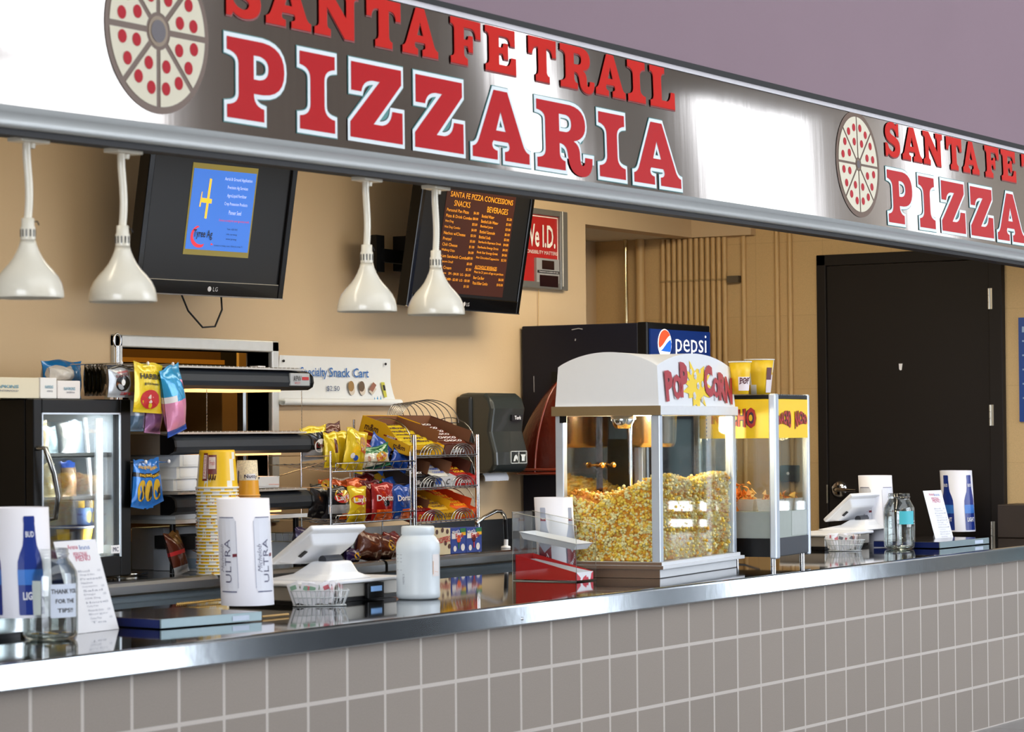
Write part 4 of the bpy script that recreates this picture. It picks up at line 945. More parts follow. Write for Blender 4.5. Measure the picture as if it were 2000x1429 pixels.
carton('white_mix_box', 'white mix carton with red label standing under the warmer', (3.10, 1.80, ZB+.001), .08, .30, .26, .085, mat('carton_white', (216, 222, 230), .6), texts=(('Mix', .22, .074, .016, .05, RED), ('Ready to Use', .2, .055, .006, .07, GREYINK), ('Blend', .05, .03, .02, .03, NAVY)), panels=(('red_label', 'front', .11, .19, .042, .054, RED), ('blue_border', 'side', .04, .12, .01, .05, mat('pale_blue', (150, 176, 206), .6))))
carton('black_tray_box', 'flat black tray box lying on the white mix carton', (3.05, 1.83, ZB+.089), .0, .26, .2, .05, mat('black_card', (30, 28, 28), .6), panels=(('red_label', 'front', .21, .258, .004, .02, RED),))
carton('white_shallow_carton', 'shallow white carton behind the black tray box', (3.12, 2.04, ZB+.001), 0, .30, .16, .165, mat('carton_grey', (210, 214, 218), .6))
t = thing('wire_easel', 'small grey wire easel lying in front of the mix carton', 'stand', (3.1, 1.72, ZB+.001))
q = M(); q.tube([(-.17, .03, .09), (-.05, .02, .055), (.06, 0, .03), (.08, -.01, .012), (.05, -.015, .004), (-.1, 0, .004)], .0025, 6); q.build('wire', STEEL, t)

# ------------------------------------------------------------------ popcorn buckets and cups, stacked upside down
p = at(417, 1121, Z=ZB); bx, by = p.x, p.y-.02
pitch = .01255; nb = 26
bk = thing('popcorn_bucket', 'yellow popcorn bucket turned over in the tall stack, only its rim showing', 'bucket', (bx, by, ZB+.001), 0, 'buckets in the tall stack')
def zebra(i, k): return (0, 1, 0, 0, 1, 2)[(k*7//5+i) % 6] if i in (1, 2) else 0
BW = mat('bucket_white', (240, 238, 230), .45, noise=.02); BY = mat('bucket_yellow', (246, 200, 30), .4, noise=.03)
q = M(); q.lathe([(.0815, 0), (.0835, .002), (.0815, .0045), (.0785, .005)], 36); q.build('rim', BW, bk)
q = M(); q.lathe([(.0785, .005), (.0780, .0125), (.068, .138), (.066, .146), (.0001, .146)], 36, mf=lambda i, k: 0 if (k % 9) in (0, 1, 5) else 1); q.build('bucket_wall', [BW, BY], bk)
q = M()
for a in (-2.7, -2.2, -1.9, -1.3, -.9, -.4): q.ball((.0795*math.cos(a), .0795*math.sin(a), .0095), .002, 5)
q.build('red_dot', RED, bk)
for k in range(1, nb): dup(bk, (bx+.0012*math.sin(k*1.7), by+.001*math.cos(k*2.3), ZB+.001+k*pitch), k*1.13)
zt_ = ZB+.001+nb*pitch
tb = thing('popcorn_bucket', 'yellow popcorn bucket with sign graphic on top of the tall stack', 'bucket', (bx, by, zt_), 0, 'buckets in the tall stack')
q = M(); q.lathe([(.082, 0), (.084, .003), (.082, .007), (.0785, .0075)], 36); q.build('rim', BW, tb)
q = M(); q.lathe([(.0785, .0075), (.0765, .03), (.070, .112), (.068, .138), (.066, .146), (.0001, .146)], 60, mf=lambda i, k: 1 if (41 <= k-i*2 <= 43 and i < 3) else 0); q.build('bucket_wall', [BY, BW], tb)
def bw(a, z, n=.0012): r = .079-(z-.0075)*.0862+n; return (r*math.cos(a), r*math.sin(a), z)
def patch(m, a0, a1, c0, c1, n=.0012): m.grid(lambda u, v: bw(a0+(a1-a0)*u, c0+(c1-c0)*v, n), 6, 3)
ac = math.atan2(CL.y-by, CL.x-bx)
q = M(); patch(q, ac-.50, ac-.02, .055, .128); patch(q, ac-.80, ac-.52, .030, .135, .0014); 
q.build('sign_graphic', mat('graphic_maroon', (120, 40, 30), .4), tb)
q = M(); patch(q, ac-.76, ac-.57, .038, .128, .0024); patch(q, ac-.44, ac-.08, .075, .12, .0024); q.build('graphic_panel', mat('graphic_white', (232, 214, 206), .4), tb)
q = M()
for kk, ch in enumerate('POPCORN'): V, F = text2d(ch, .02); q.text(ch, None, .009, None, fn=lambda x, y, kk=kk: bw(ac-.665+x/.075, .119-kk*.0118+y, .003))
q.text('Fresh', None, .018, .02, fn=lambda x, y: bw(ac-.26+x/.075, .098+y, .003)); q.build('graphic_lettering', RED, tb)
q = M(); 
for k in range(3): q.tube([bw(ac-.45+.13*k, .055, .002), bw(ac-.45+.13*k, .038, .002), bw(ac-.38+.13*k, .033, .002), bw(ac-.34+.13*k, .05, .002)], .0025, 6)
q.build('graphic_tubes', BROWN, tb)
# small orange cups
p = at(483, 968, Y=1.72); sx_, sy_ = p.x, 1.72; n2 = int((p.z-ZB)/.0098); p2 = (p.z-ZB-.002)/n2
sc2 = thing('popcorn_cup', 'orange popcorn cup in the inverted stack, rim band showing', 'cup', (sx_, sy_, ZB+.001), 0, 'small cups in the inverted stack')
q = M(); q.lathe([(.050, 0), (.052, .003), (.050, .0065), (.0475, .007)], 28); q.build('rim', mat('cup_rim_orange', (232, 176, 92), .4), sc2)
OC = mat('cup_orange', (238, 172, 44), .4)
q = M(); q.lathe([(.0475, .007), (.0395, .14), (.0001, .14)], 28); q.build('cup_wall', OC, sc2)
for k in range(1, n2): dup(sc2, (sx_+.0008*math.sin(k*2.1), sy_, ZB+.001+k*p2), k*.7)
tc_ = thing('popcorn_cup', 'popcorn print cup on top of the small orange stack', 'cup', (sx_, sy_, ZB+.001+n2*p2), 0, 'small cups in the inverted stack')
q = M(); q.lathe([(.050, 0), (.052, .003), (.050, .0065), (.0475, .007)], 28); q.build('rim', MATS['cup_rim_orange'], tc_)
pk = mat('popcorn_print', (236, 224, 196), .5, noise=.55, nscale=160)
q = M(); q.lathe([(.0475, .007), (.0440, .062), (.0395, .14), (.0001, .14)], 36, mf=lambda i, k: 0 if i == 0 else 1); q.build('cup_wall', [OC, pk], tc_)
def cw(a, z, n=.001): r = .0479-(z-.007)*.06+n; return (r*math.cos(a), r*math.sin(a), z)
ac2 = math.atan2(CL.y-sy_, CL.x-sx_)
q = M(); q.grid(lambda u, v: cw(ac2-.1+.9*u, .064+.024*v, .0012), 8, 2); q.build('name_strip', PAPER, tc_)
q = M(); q.text('Nutty', None, .018, .055, fn=lambda x, y: cw(ac2+.35+x/.045, .076+y, .0022), bold=.02); q.grid(lambda u, v: cw(ac2-.95+.14*u, .05+.05*v, .0012), 3, 2); q.build('lettering', mat('cup_navy', (50, 46, 84), .5), tc_)
# ------------------------------------------------------------------ wire candy rack
RP = Vector((4.50, 1.76, ZB+.001)); rphi = math.radians(4); RWd = .585
RT = Matrix.Translation(RP) @ Matrix.Rotation(rphi, 4, 'Z')
WIRE = mat('rack_wire', (168, 170, 172), .22, 1, noise=.03)
ra = thing('candy_rack', 'three tier chrome wire rack of candy cartons with arched wire header', 'rack', RP, rphi)
lips = [at(812, y, Y=1.76).z-ZB for y in (893, 956, 1023)]
ptop = at(812, 850, Y=1.76).z-ZB
for x in (0, RWd):
    q = M(); q.tube([(x, 0, 0), (x, 0, ptop)], .0105, 14); q.build('post', CHROME, ra)
    q = M(); q.tube([(x, .30, 0), (x, .30, ptop+.07)], .005, 8); q.build('rear_post', WIRE, ra)
TL = math.radians(17); SD = .31
for k, z in enumerate(lips):
    q = M()
    for x in np.linspace(.02, RWd-.02, 13): q.tube([(x, 0, z), (x, SD*math.cos(TL), z+SD*math.sin(TL))], .0018, 5)
    for d in (.0, .1, .2, .3): q.tube([(0, d*math.cos(TL), z+d*math.sin(TL)-.002), (RWd, d*math.cos(TL), z+d*math.sin(TL)-.002)], .0024, 6)
    q.tube([(0, -.004, z+.006), (RWd, -.004, z+.006)], .0034, 8)
    for x in (0, RWd): q.tube([(x, 0, z), (x, SD*math.cos(TL), z+SD*math.sin(TL))], .003, 6)
    sh = q.build('wire_shelf', WIRE, ra)
    q = M()
    for c in (.27*RWd, .75*RWd):
        for r_, hh in ((.115, .052), (.085, .046), (.055, .038), (.028, .030)): q.tube([(c+r_*math.cos(a), -.005, z+.004+hh*math.sin(a)) for a in np.linspace(0, PI, 14)], .0022, 6)
    q.build('arched_guard', WIRE, sh)
    q = M()
    for r_ in (.13, .095): q.tube([(RWd, .14+r_*math.cos(a), z+.05+r_*.95*math.sin(a)) for a in np.linspace(0, PI, 14)], .0024, 6)
    if k == 0: q.tube([(0, .14+.13*math.cos(a), z+.05+.12*math.sin(a)) for a in np.linspace(0, PI, 14)], .0024, 6)
    q.build('side_arch', WIRE, sh)
hz = ptop+.055
q = M(); q.tube([(.26, .30, hz), (RWd+.29, .26, hz)], .003, 6)
for k in range(9):
    f = k/8; q.tube([(.26+.03+(.08+.20*f)+(.08+.20*f)*math.cos(a), .30-.008*k, hz+(.085+.02*f)*math.sin(a)) for a in np.linspace(0, PI, 18)], .0022, 6)
q.build('arched_header', WIRE, ra)
# candy cartons, open at the top, and the bars in them
def candy_carton(label, x, w, tier, m, inner, barm, barname, barlab, texts=(), d=.265, hf=.045, hb=.105, stripe=None, nb=6, grp=None):
    x *= 1.17; w *= 1.17; z = lips[tier]; base = RT @ Matrix.Translation((x, .012, z+.006+ZB-ZB)) @ Matrix.Rotation(TL, 4, 'X')
    t = thing('candy_carton', label, 'candy box', base.to_translation()); t.rotation_euler = base.to_euler()
    th = .0025
    q = M(); q.box(0, w, 0, d, 0, th); q.box(0, w, 0, th, 0, hf)
    q.prism([(0, 0), (d, 0), (d, hb), (d*.55, hb*.98), (d*.25, hf*1.15), (0, hf)], 0, th, 'x'); q.prism([(0, 0), (d, 0), (d, hb), (d*.55, hb*.98), (d*.25, hf*1.15), (0, hf)], w-th, w, 'x'); q.box(0, w, d-th, d, 0, hb)
    q.build('tray', m, t)
    q = M(); q.box(th, w-th, d-th-.001, d-th, th, hb*.98); q.box(w-th-.001, w-th, .04, d, hf, hb*.95); q.build('inner_flap', inner, t)
    by = {}
    for face, body, a, c, hh, ww, tm in texts:
        mm = by.setdefault(tm.name, (M(), tm))[0]
        if face == 'front': mm.text(body, (a, -.0014, c), hh, ww, bold=.02)
        else: mm.text(body, (-.0014, a, c), hh, ww, ux=(0, -1, 0), uy=(0, 0, 1), bold=.02)
    for mm, tm in by.values(): mm.build('lettering', tm, t)
    if stripe:
        q = M()
        for face, a0, a1, c0, c1 in stripe[1]:
            if face == 'front': q.box(a0, a1, -.001, .0005, c0, c1)
            else: q.box(-.001, .0005, a0, a1, c0, c1)
        q.build('print_patch', stripe[0], t)
    first = None
    for k in range(nb):
        f = (k+.5)/nb; loc = base @ Vector((w/2, .03+f*(d-.06), .012+hf*.62+f*(hb-hf)*.45))
        rot = (base.to_3x3() @ Matrix.Rotation(.5+.15*math.sin(k*2.3), 3, 'X')).to_euler()
        if first is None:
            b = thing(barname, barlab, 'candy', loc, 0, grp or barlab+' row'); b.rotation_euler = rot
            q = M(); q.grid(lambda a, c: ((a-.5)*w*.9, .016*math.cos(2*PI*c)*(1 if .06 < a < .94 else .9), .009*math.sin(2*PI*c)*math.sin(PI*min(1, max(0.02, a)))**.25), 12, 10); q.build('wrapper', barm[0], b)
            q = M(); q.text(barm[1], (0, .004, .0105), .012, w*.55, ux=(1, 0, 0), uy=(0, 1, 0), bold=.02, n=0); q.build('lettering', barm[2], b); first = b
        else:
            b = dup(first, loc, 0); b.rotation_euler = rot
    return t
CY = mat('carton_yellow', (240, 184, 24), .45, noise=.04); CBR = mat('carton_brown', (92, 50, 34), .55, noise=.06); CIN = mat('carton_inside', (128, 82, 54), .7); CRD = mat('carton_red', (196, 30, 28), .45); COR = mat('carton_orange', (226, 78, 26), .45, noise=.05); CBK = mat('carton_black', (34, 28, 28), .45); CWB = mat('carton_pale', (226, 230, 236), .5)
candy_carton('yellow peanut candy carton at the left of the top rack tier', -.03, .265, 0, CY, CIN, (F_YEL, 'm&m', BROWN), 'candy_bag_small', 'small yellow candy bag in the yellow carton on the top tier',
    texts=(('side', 'm&m', .205, .066, .03, .07, BROWN), ('side', 'm&m', .05, .026, .022, .06, BROWN), ('side', 'PEANUT', .10, .053, .010, .045, PAPER), ('front', "m&m's", .13, .024, .024, .14, BROWN)), stripe=(mat('print_redbrown', (150, 40, 26), .5), [('side', .19, .24, .030, .045), ('side', .07, .14, .050, .056)]))
candy_carton('brown chocolate carton at the right of the top rack tier', .24, .255, 0, CBR, CIN, (F_BRN, 'CHOCO', PAPER), 'chocolate_bar', 'brown wrapped bar in the brown carton on the top tier', texts=(('front', "m&m's", .13, .024, .026, .12, PAPER),))
candy_carton('black carton at the left of the middle rack tier', -.01, .17, 1, CBK, CIN, (F_BLACK, 'MILKY', PAPER), 'chocolate_bar', 'dark wrapped bar in the black carton on the middle tier', texts=(('front', 'Milky Way', .085, .022, .028, .14, PAPER),))
candy_carton('pale blue and white carton in the middle of the middle rack tier', .165, .165, 1, CWB, CIN, (F_WHT, 'COOKIES', BLUE), 'chocolate_bar', 'white wrapped bar in the pale carton on the middle tier', texts=(('front', 'C', .12, .024, .026, .03, INK),), stripe=(BLUE, [('front', .01, .06, .012, .04), ('side', .02, .14, .01, .04)]))
candy_carton('red carton at the right of the middle rack tier', .335, .155, 1, CRD, CBR, (F_RED, 'SOUR', YEL), 'candy_bag_small', 'red candy pack in the red carton on the middle tier', texts=(('front', 'Skittles', .08, .024, .02, .12, PAPER),))
candy_carton('red carton at the left of the bottom rack tier', -.01, .17, 2, CRD, CIN, (F_MAR, 'DOTS', YEL), 'candy_box_small', 'maroon candy pack in the red carton on the bottom tier', texts=(('front', 'DOTS', .1, .024, .022, .09, YEL),), hb=.085)
candy_carton('yellow carton in the middle of the bottom rack tier', .165, .165, 2, CY, CY, (F_GOLD, 'DUDS', BROWN), 'candy_box_small', 'yellow candy box in the yellow carton on the bottom tier', texts=(('front', 'MILK DUDS', .085, .024, .022, .14, BROWN),), hb=.08)
candy_carton('orange carton at the right of the bottom rack tier', .335, .165, 2, COR, COR, (F_ORG, "REESE'S", YEL), 'chocolate_bar', 'orange wrapped bar in the orange carton on the bottom tier', texts=(('front', '8', .14, .028, .03, .022, YEL), ('front', 'PIECES', .065, .022, .022, .09, YEL)), hb=.085)
# boxes standing on the table under the rack
p = at(846, 1086, Z=ZB); q1 = at(881, 1083, Z=ZB)
def front_box(label, pxl, pxr, ytop, ybot, m, texts, panels, d=.09, name='snack_box'):
    a = at(pxl, ybot, Z=ZB); Yf = min(a.y, 1.70); a = at(pxl, ybot-4, Y=Yf); b = at(pxr, ybot-4, Y=Yf); top = at(pxr, ytop, Y=Yf).z
    return carton(name, label, (a.x, Yf, ZB+.001), 0, b.x-a.x, d, top-ZB, m, texts(b.x-a.x, top-ZB), panels(b.x-a.x, top-ZB))
MAL = mat('malt_brown', (84, 44, 28), .4)
o = front_box('cream malted milk ball box beside the white plastic jar', 846, 880, 1031, 1084, mat('cream_box', (232, 222, 190), .5), lambda w, h: (('WHOPPERS', w*.5, h*.56, .026, w*.92, RED, .08),), lambda w, h: ())
q = M()
for x, z in ((.03, .1), (.075, .107), (.115, .1), (.13, .035), (.10, .05)): q.poly(circ(.011, 14), (x, -.0012, z), n=0)
q.build('malt_ball_print', MAL, o)
for k, (a, c) in enumerate(((881, 910), (911, 941))):
    o = front_box(('blue fruit snack box next to the cream malt box', 'blue fruit snack box at the foot of the right rack post')[k], a, c, 1030-k, 1074-k*2, mat('fruit_blue', (36, 66, 160), .45), lambda w, h: (("Mott's", w*.3, h*.86, .016, w*.5, PAPER, .1), ('Fruit', w*.55, h*.7, .022, w*.5, RED, .1)), lambda w, h: (('white_patch', 'front', w*.05, w*.7, h*.58, h*.80, PAPER), ('green_patch', 'front', w*.62, w*.98, h*.82, h*.98, GREEN if True else RED), ('yellow_patch', 'front', w*.7, w*.98, h*.70, h*.83, YEL)))
    q = M(); q.poly(circ(.016, 16), (.062, -.0016, .062), mi=0, n=0); q.poly(circ(.013, 14), (.03, -.0016, .022), mi=1, n=0); q.poly(circ(.016, 14), (.095, -.0016, .026), mi=1, n=0); q.poly([(-.005, 0), (.005, 0), (.004, -.03), (-.004, -.03)], (.062, -.0016, .05), mi=2, n=0)
    q.build('fruit_print', [ORANGE if k == 0 else F_MAR, PAPER, GREEN if k == 0 else RED], o)

# ------------------------------------------------------------------ chip rack
CPt = Vector((3.81, 1.72, ZB+.001)); cphi = math.radians(4); CWd = .67
CTm = Matrix.Translation(CPt) @ Matrix.Rotation(cphi, 4, 'Z')
cr = thing('chip_rack', 'chrome wire basket rack of chip bags beside the heated merchandiser', 'rack', CPt, cphi)
tl = [at(660, 921, Y=1.72).z-ZB, at(675, 1022, Y=1.72).z-ZB]
top = at(641, 886, Y=1.72).z-ZB
for x, y in ((0, 0), (CWd, 0), (0, .3), (CWd, .3), (0, .14), (CWd, .14)):
    q = M(); q.tube([(x, y, 0), (x, y, top+(.01 if y < .2 else .0))], .0052 if y == 0 else .0036, 8); q.build('upright', CHROME, cr)
for k, z in enumerate(tl):
    q = M(); q.tube([(.0, -.006, z), (CWd, -.006, z)], .0045, 8); q.tube([(.005, -.02, z+.004), (.0, -.026, z+.035), (CWd+.0, -.026, z+.035), (CWd-.005, -.02, z+.004)], .0032, 8)
    for x in np.linspace(.03, CWd-.03, 9): q.tube([(x, -.006, z), (x, -.026, z+.035)], .0018, 5)
    sh = q.build('basket_lip', CHROME, cr)
    q = M()
    for x in np.linspace(0, CWd, 12): q.tube([(x, -.004, z), (x, .3, z+.03)], .0018, 5)
    for y in (.1, .2, .3): q.tube([(0, y, z+.1*y-.002), (CWd, y, z+.1*y-.002)], .0022, 6)
    q.build('shelf_wires', CHROME, cr)
q = M()
for z in (top-.01, top-.14, top-.27): q.tube([(0, 0, z), (0, .3, z)], .0026, 6); q.tube([(CWd, 0, z), (CWd, .3, z)], .0026, 6)
q.tube([(0, .02, top-.03), (0, .12, top-.06), (0, .28, top-.1)], .0026, 6)
q.build('side_wires', CHROME, cr)
q = M()
for y in np.linspace(.02, .3, 9): q.tube([(-.06, y, .09), (-.06, y, .125)], .0018, 5)
q.tube([(-.06, .02, .09), (-.06, .3, .09)], .0022, 5); q.tube([(-.06, .02, .125), (-.06, .3, .125)], .0022, 5); q.tube([(-.06, .02, .09), (0, .02, .09)], .0022, 5); q.build('side_basket', CHROME, cr)
def crisp(label, px0, ytop, ybot, wpx, mats, Y, **kw):
    a = at(px0, ytop, Y=Y); b = at(px0, ybot, Y=Y)
    kw.setdefault('d', .055); kw.setdefault('rz', -.12)
    wk = kw.pop('wk', .0034)
    rz_ = kw.pop('rz')
    return bag('chip_bag', label, (b.x, Y, b.z), rz_, wpx*wk, a.z-b.z, kw.pop('d'), mats, **kw)
LAYS = lambda v: ("Lay's", .5, v, .030, .085, PAPER, .1)
def red_oval(v): return ('red_banner', .5, v, .052, .021, RED)
# lower basket, front row
crisp('black and silver barbecue chip bag at the left of the lower basket', 662, 950, 1014, 42, [F_BLACK, F_SIL, F_ORG], 1.775, pat=lambda u, v: 1 if .2 < v < .45 else (2 if v < .2 and u > .5 else 0), texts=(LAYS(.66),), blobs=(('yellow_sun', .5, .72, .045, .03, F_GOLD), red_oval(.66)), seed=70, group=None)
crisp('yellow classic chip bag in the front row of the lower basket', 695, 950, 1022, 36, [F_YEL], 1.755, texts=(LAYS(.64),), blobs=(red_oval(.64), ('chip_picture', .5, .30, .035, .025, F_GOLD)), seed=71, lean_=.04)
crisp('bright red corn chip bag, fully shown, in the lower basket', 746, 943, 1018, 43, [F_RED, F_ORG], 1.765, pat=lambda u, v: int(v < .32 and abs(u-.5) < .36), texts=(('Doritos', .52, .62, .026, .12, PAPER, 0),), blobs=(('dark_flash', .5, .48, .02, .014, F_BLACK),), seed=72)
crisp('blue corn chip bag at the right end of the lower basket', 783, 947, 1015, 36, [F_BLUE, F_ORG], 1.775, pat=lambda u, v: int(v < .3 and u > .35), texts=(('Doritos', .55, .64, .026, .10, PAPER, 0),), blobs=(('dark_flash', .45, .5, .03, .02, mat('foil_navy2', (20, 50, 120), .3)),), seed=73, lean_=-.03)
crisp('red corn chip bag half hidden between the yellow and bright red bags', 722, 938, 1018, 38, [F_MAR, F_RED], 1.80, pat=lambda u, v: int(v < .3), texts=(('D', .46, .55, .028, .026, PAPER, 0),), seed=74)
crisp('dark grey chip bag at the far left of the lower basket', 622, 946, 1012, 40, [F_BLACK, foil('grey', (92, 92, 96)), F_GOLD], 1.83, pat=lambda u, v: 2 if v > .85 and u > .5 else (1 if u > .6 else 0), seed=75, lean_=.12)
crisp('black chip bag with yellow badge behind the barbecue bag', 640, 936, 1008, 40, [F_BLACK, F_ORG], 1.86, pat=lambda u, v: int(v > .88), blobs=(('badge', .3, .8, .03, .03, F_GOLD),), seed=76, lean_=.06)
crisp('orange cheese puff bag behind the barbecue bag', 672, 933, 1005, 42, [F_ORG, F_WHT], 1.85, pat=lambda u, v: int(v > .94), seed=77)
crisp('orange cheese puff bag with ruffled top behind the yellow bag', 696, 934, 1010, 38, [F_ORG], 1.82, seed=78)
crisp('maroon bag at the back of the lower basket', 712, 924, 1004, 38, [F_MAR], 1.90, seed=79)
crisp('green chip bag at the back of the lower basket', 735, 925, 1004, 44, [F_GREEN, F_GOLD], 1.91, pat=lambda u, v: int(v > .82 and u > .4), seed=80)
crisp('blue bag at the back right of the lower basket', 766, 932, 1008, 40, [F_BLUE], 1.86, seed=81)
# upper basket
crisp('tall yellow chip bag leaning right at the front of the upper basket', 687, 838, 920, 40, [F_YEL, F_WHT], 1.775, texts=(('Lay\'s', .72, .50, .022, .06, RED, -.1),), blobs=(('bowl_picture', .55, .78, .042, .030, F_GOLD), ('chip_picture', .62, .68, .022, .030, foil('tan', (200, 150, 110))), ('blue_spark', .35, .30, .014, .012, BLUE), ('white_spark', .22, .34, .01, .012, PAPER)), seed=82, lean_=.22, d=.065)
crisp('narrow yellow chip bag left of the tall leaning one', 648, 844, 912, 28, [F_YEL, F_BRN], 1.80, pat=lambda u, v: int(.45 < u < .7 and .4 < v < .8), seed=83, lean_=-.05)
crisp('yellow bag behind the tall leaning yellow bag', 668, 842, 914, 34, [F_YEL], 1.83, seed=84, lean_=.05)
crisp('black and yellow chip bag at the upper left next to the warmer hood', 615, 832, 898, 48, [F_BLACK, F_YEL, F_SIL], 1.84, pat=lambda u, v: 1 if v > .82 else (2 if v < .3 else 0), texts=(("Lay's", .62, .42, .026, .075, F_MAR, 0),), blobs=(('white_banner', .6, .42, .045, .028, PAPER),), seed=85, lean_=-.08)
crisp('reddish brown bag standing at the back of the upper basket', 655, 826, 900, 36, [F_BRN], 1.90, seed=86, lean_=-.2)
crisp('red and green bag behind the tall leaning yellow bag', 712, 856, 915, 34, [F_RED, F_GREEN], 1.88, pat=lambda u, v: int(u < .3), seed=87, lean_=.1)
crisp('blue corn chip bag lying at the back right of the upper basket', 728, 850, 912, 44, [F_BLUE], 1.86, texts=(('Doritos', .45, .55, .026, .10, PAPER, .5),), seed=88, lean_=.55, rz=-.1)
crisp('green and white chip bag lying slantwise at the right of the upper basket', 728, 872, 916, 66, [F_WHT, F_GREEN], 1.80, pat=lambda u, v: int(v > .72-.3*(u-.5) or v < .2), texts=(("Lay's", .66, .48, .024, .07, RED, .15),), blobs=(('yellow_banner', .68, .50, .046, .022, F_GOLD), ('ring_picture', .3, .5, .01, .016, foil('onion', (190, 150, 130)))), seed=89, lean_=-.15, wk=.0036)
crisp('blue bag at the right end of the upper basket', 776, 880, 916, 34, [F_BLUE], 1.83, seed=90, lean_=.4)
# under the rack
for k, (x, c, lb) in enumerate(((596, 1030, 'purple wrapped loaf at the left under the chip rack'), (628, 1026, 'purple wrapped loaf behind the white tablet stand'), (660, 1034, 'dark wrapped loaf at the foot of the chip rack'))):
    a = at(x, c, Y=1.84); bag('wrapped_loaf', lb, (a.x, 1.84, ZB+.002), .1*k, .15, max(.06, a.z-ZB), .1, [F_PUR, F_BLACK], pat=lambda u, v: int(v < .3), seed=95+k, crimp=.03)
for k, (x, c, lb) in enumerate(((716, 1040, 'brown clear wrapped bread bag nearest the tablet stand'), (745, 1046, 'brown bread bag with yellow label under the chip rack'), (772, 1040, 'red brown wrapped bread bag behind the white jar'))):
    a = at(x, c, Y=1.70); bag('bread_bag', lb, (a.x, 1.70+.03*(k == 2), ZB+.002), -.2+.2*k, .15, a.z-ZB, .1, [foil('bread', (92, 46, 30)) if k < 2 else F_MAR, F_GOLD], blobs=(('label', .55, .6, .03, .022, F_GOLD),) if k == 1 else (), seed=100+k, crimp=.04, lean_=.2-.1*k)
a = at(690, 1075, Y=1.66); bag('loaf_end_bag', 'low dark bag with green yellow label by the tablet stand', (a.x, 1.665, ZB+.002), .1, .11, .055, .06, [F_PUR, F_GOLD], blobs=(('label', .5, .5, .03, .015, F_GOLD),), seed=110, crimp=.04)

# ------------------------------------------------------------------ sink tap at the right end of the work table
t = thing('sink_tap', 'bent chrome tap with black sleeve left of the popcorn machine', 'tap', at(988, 1066, Y=1.78))
b0 = at(988, 1066, Y=1.78); t.location = (b0.x, 1.78, ZB+.001)
rel = lambda px, py: tuple(at(px, py, Y=1.78)-Vector((b0.x, 1.78, ZB+.001)))
q = M(); q.tube([rel(930, 1022), rel(945, 1010), rel(968, 998), rel(978, 998), rel(985, 1006), rel(988, 1018)], .0085, 12); q.build('spout', CHROME, t)
q = M(); q.tube([rel(987, 1014), rel(989, 1053)], .0105, 12); q.build('sleeve', BLACK, t)
q = M(); q.tube([rel(988.5, 1053), (0, 0, 0)], .010, 12); q.lathe([(.022, 0), (.022, .008), (.010, .012)], 16); q.build('base', WHITE, t)
# ------------------------------------------------------------------ paper sleeves with printed bottles and cans
SHR = .052
def sleeve(label, loc, r, h, group=None, cat='paper sleeve'):
    t = thing('display_sleeve', label, cat, loc, 0, group)
    q = M()
    q.lathe([(r, 0), (r*1.0, h), (r-.002, h), (r-.002, 0)], 48); q.v = [(x, y+SHR*z, z) for x, y, z in q.v]
    q.build('paper_tube', mat('sleeve_paper', (238, 238, 246), .55, noise=.01), t)
    ac = math.atan2(CL.y-loc[1], CL.x-loc[0])
    def P(a, z, n=.0012): return ((r+n)*math.cos(ac+a), (r+n)*math.sin(ac+a)+SHR*z, z)
    return t, P
def wrap(m, P, pts, a0, n=.0012, r=.0825, mi=0):
    """flat outline (x metres round the tube, z) laid on the sleeve; triangulated by rows so that it hugs the curve"""
    V, F = shape2d([pts]); bm = bmesh.new()
    vs = [bm.verts.new(v) for v in V]
    for f in F:
        try: bm.faces.new([vs[i] for i in f])
        except ValueError: pass
    for _ in range(2):
        bmesh.ops.subdivide_edges(bm, edges=[e for e in bm.edges if abs(e.verts[0].co.x-e.verts[1].co.x) > .012], cuts=1)
    bmesh.ops.triangulate(bm, faces=bm.faces)
    bm.verts.index_update()
    m.add([P(a0+v.co.x/r, v.co.y, n) for v in bm.verts], [tuple(v.index for v in f.verts) for f in bm.faces], mi); bm.free()
def bottle_pts(w, h):
    hw = w/2; R_ = [(.0, 0), (.96, 0), (1.0, .02), (1.0, .46), (.97, .54), (.80, .62), (.56, .70), (.50, .76), (.42, .93), (.44, .94), (.44, .985), (.38, 1), (0, 1)]
    return [(hw*a, h*c) for a, c in R_[1:-1]]+[(-hw*a, h*c) for a, c in R_[-2:0:-1]]
BL1 = mat('bottle_blue', (28, 54, 138), .3, noise=.10, nscale=12); BL2 = mat('bottle_light_blue', (58, 122, 206), .35, noise=.1); 
def blue_sleeve(label, loc, h=.305, offs=(-1.18, .32, 1.9, 3.4), light=False):
    t, P = sleeve(label, loc, .0825, h, 'blue bottle paper sleeves')
    q = M(); q2 = M(); q3 = M()
    for a in offs:
        wrap(q, P, [(x, z+.008) for x, z in bottle_pts(.074, h*.90)], a)
        wrap(q2, P, [(-.0372, h*.30), (.0372, h*.30), (.0372, h*.44), (-.0372, h*.44)], a, .0020)
        q3.text('BUD', None, .016, .024, fn=lambda x, y, a=a: P(a+x/.0825, h*.76+y, .0026), bold=.02)
        q3.text('LIGHT', None, .022, .05, fn=lambda x, y, a=a: P(a+x/.0825, h*.20+y, .0026), bold=.03)
    q.build('bottle_print', BL1 if not light else BL2, t); q2.build('label_band', BL2, t); q3.build('lettering', PAPER, t)
    return t
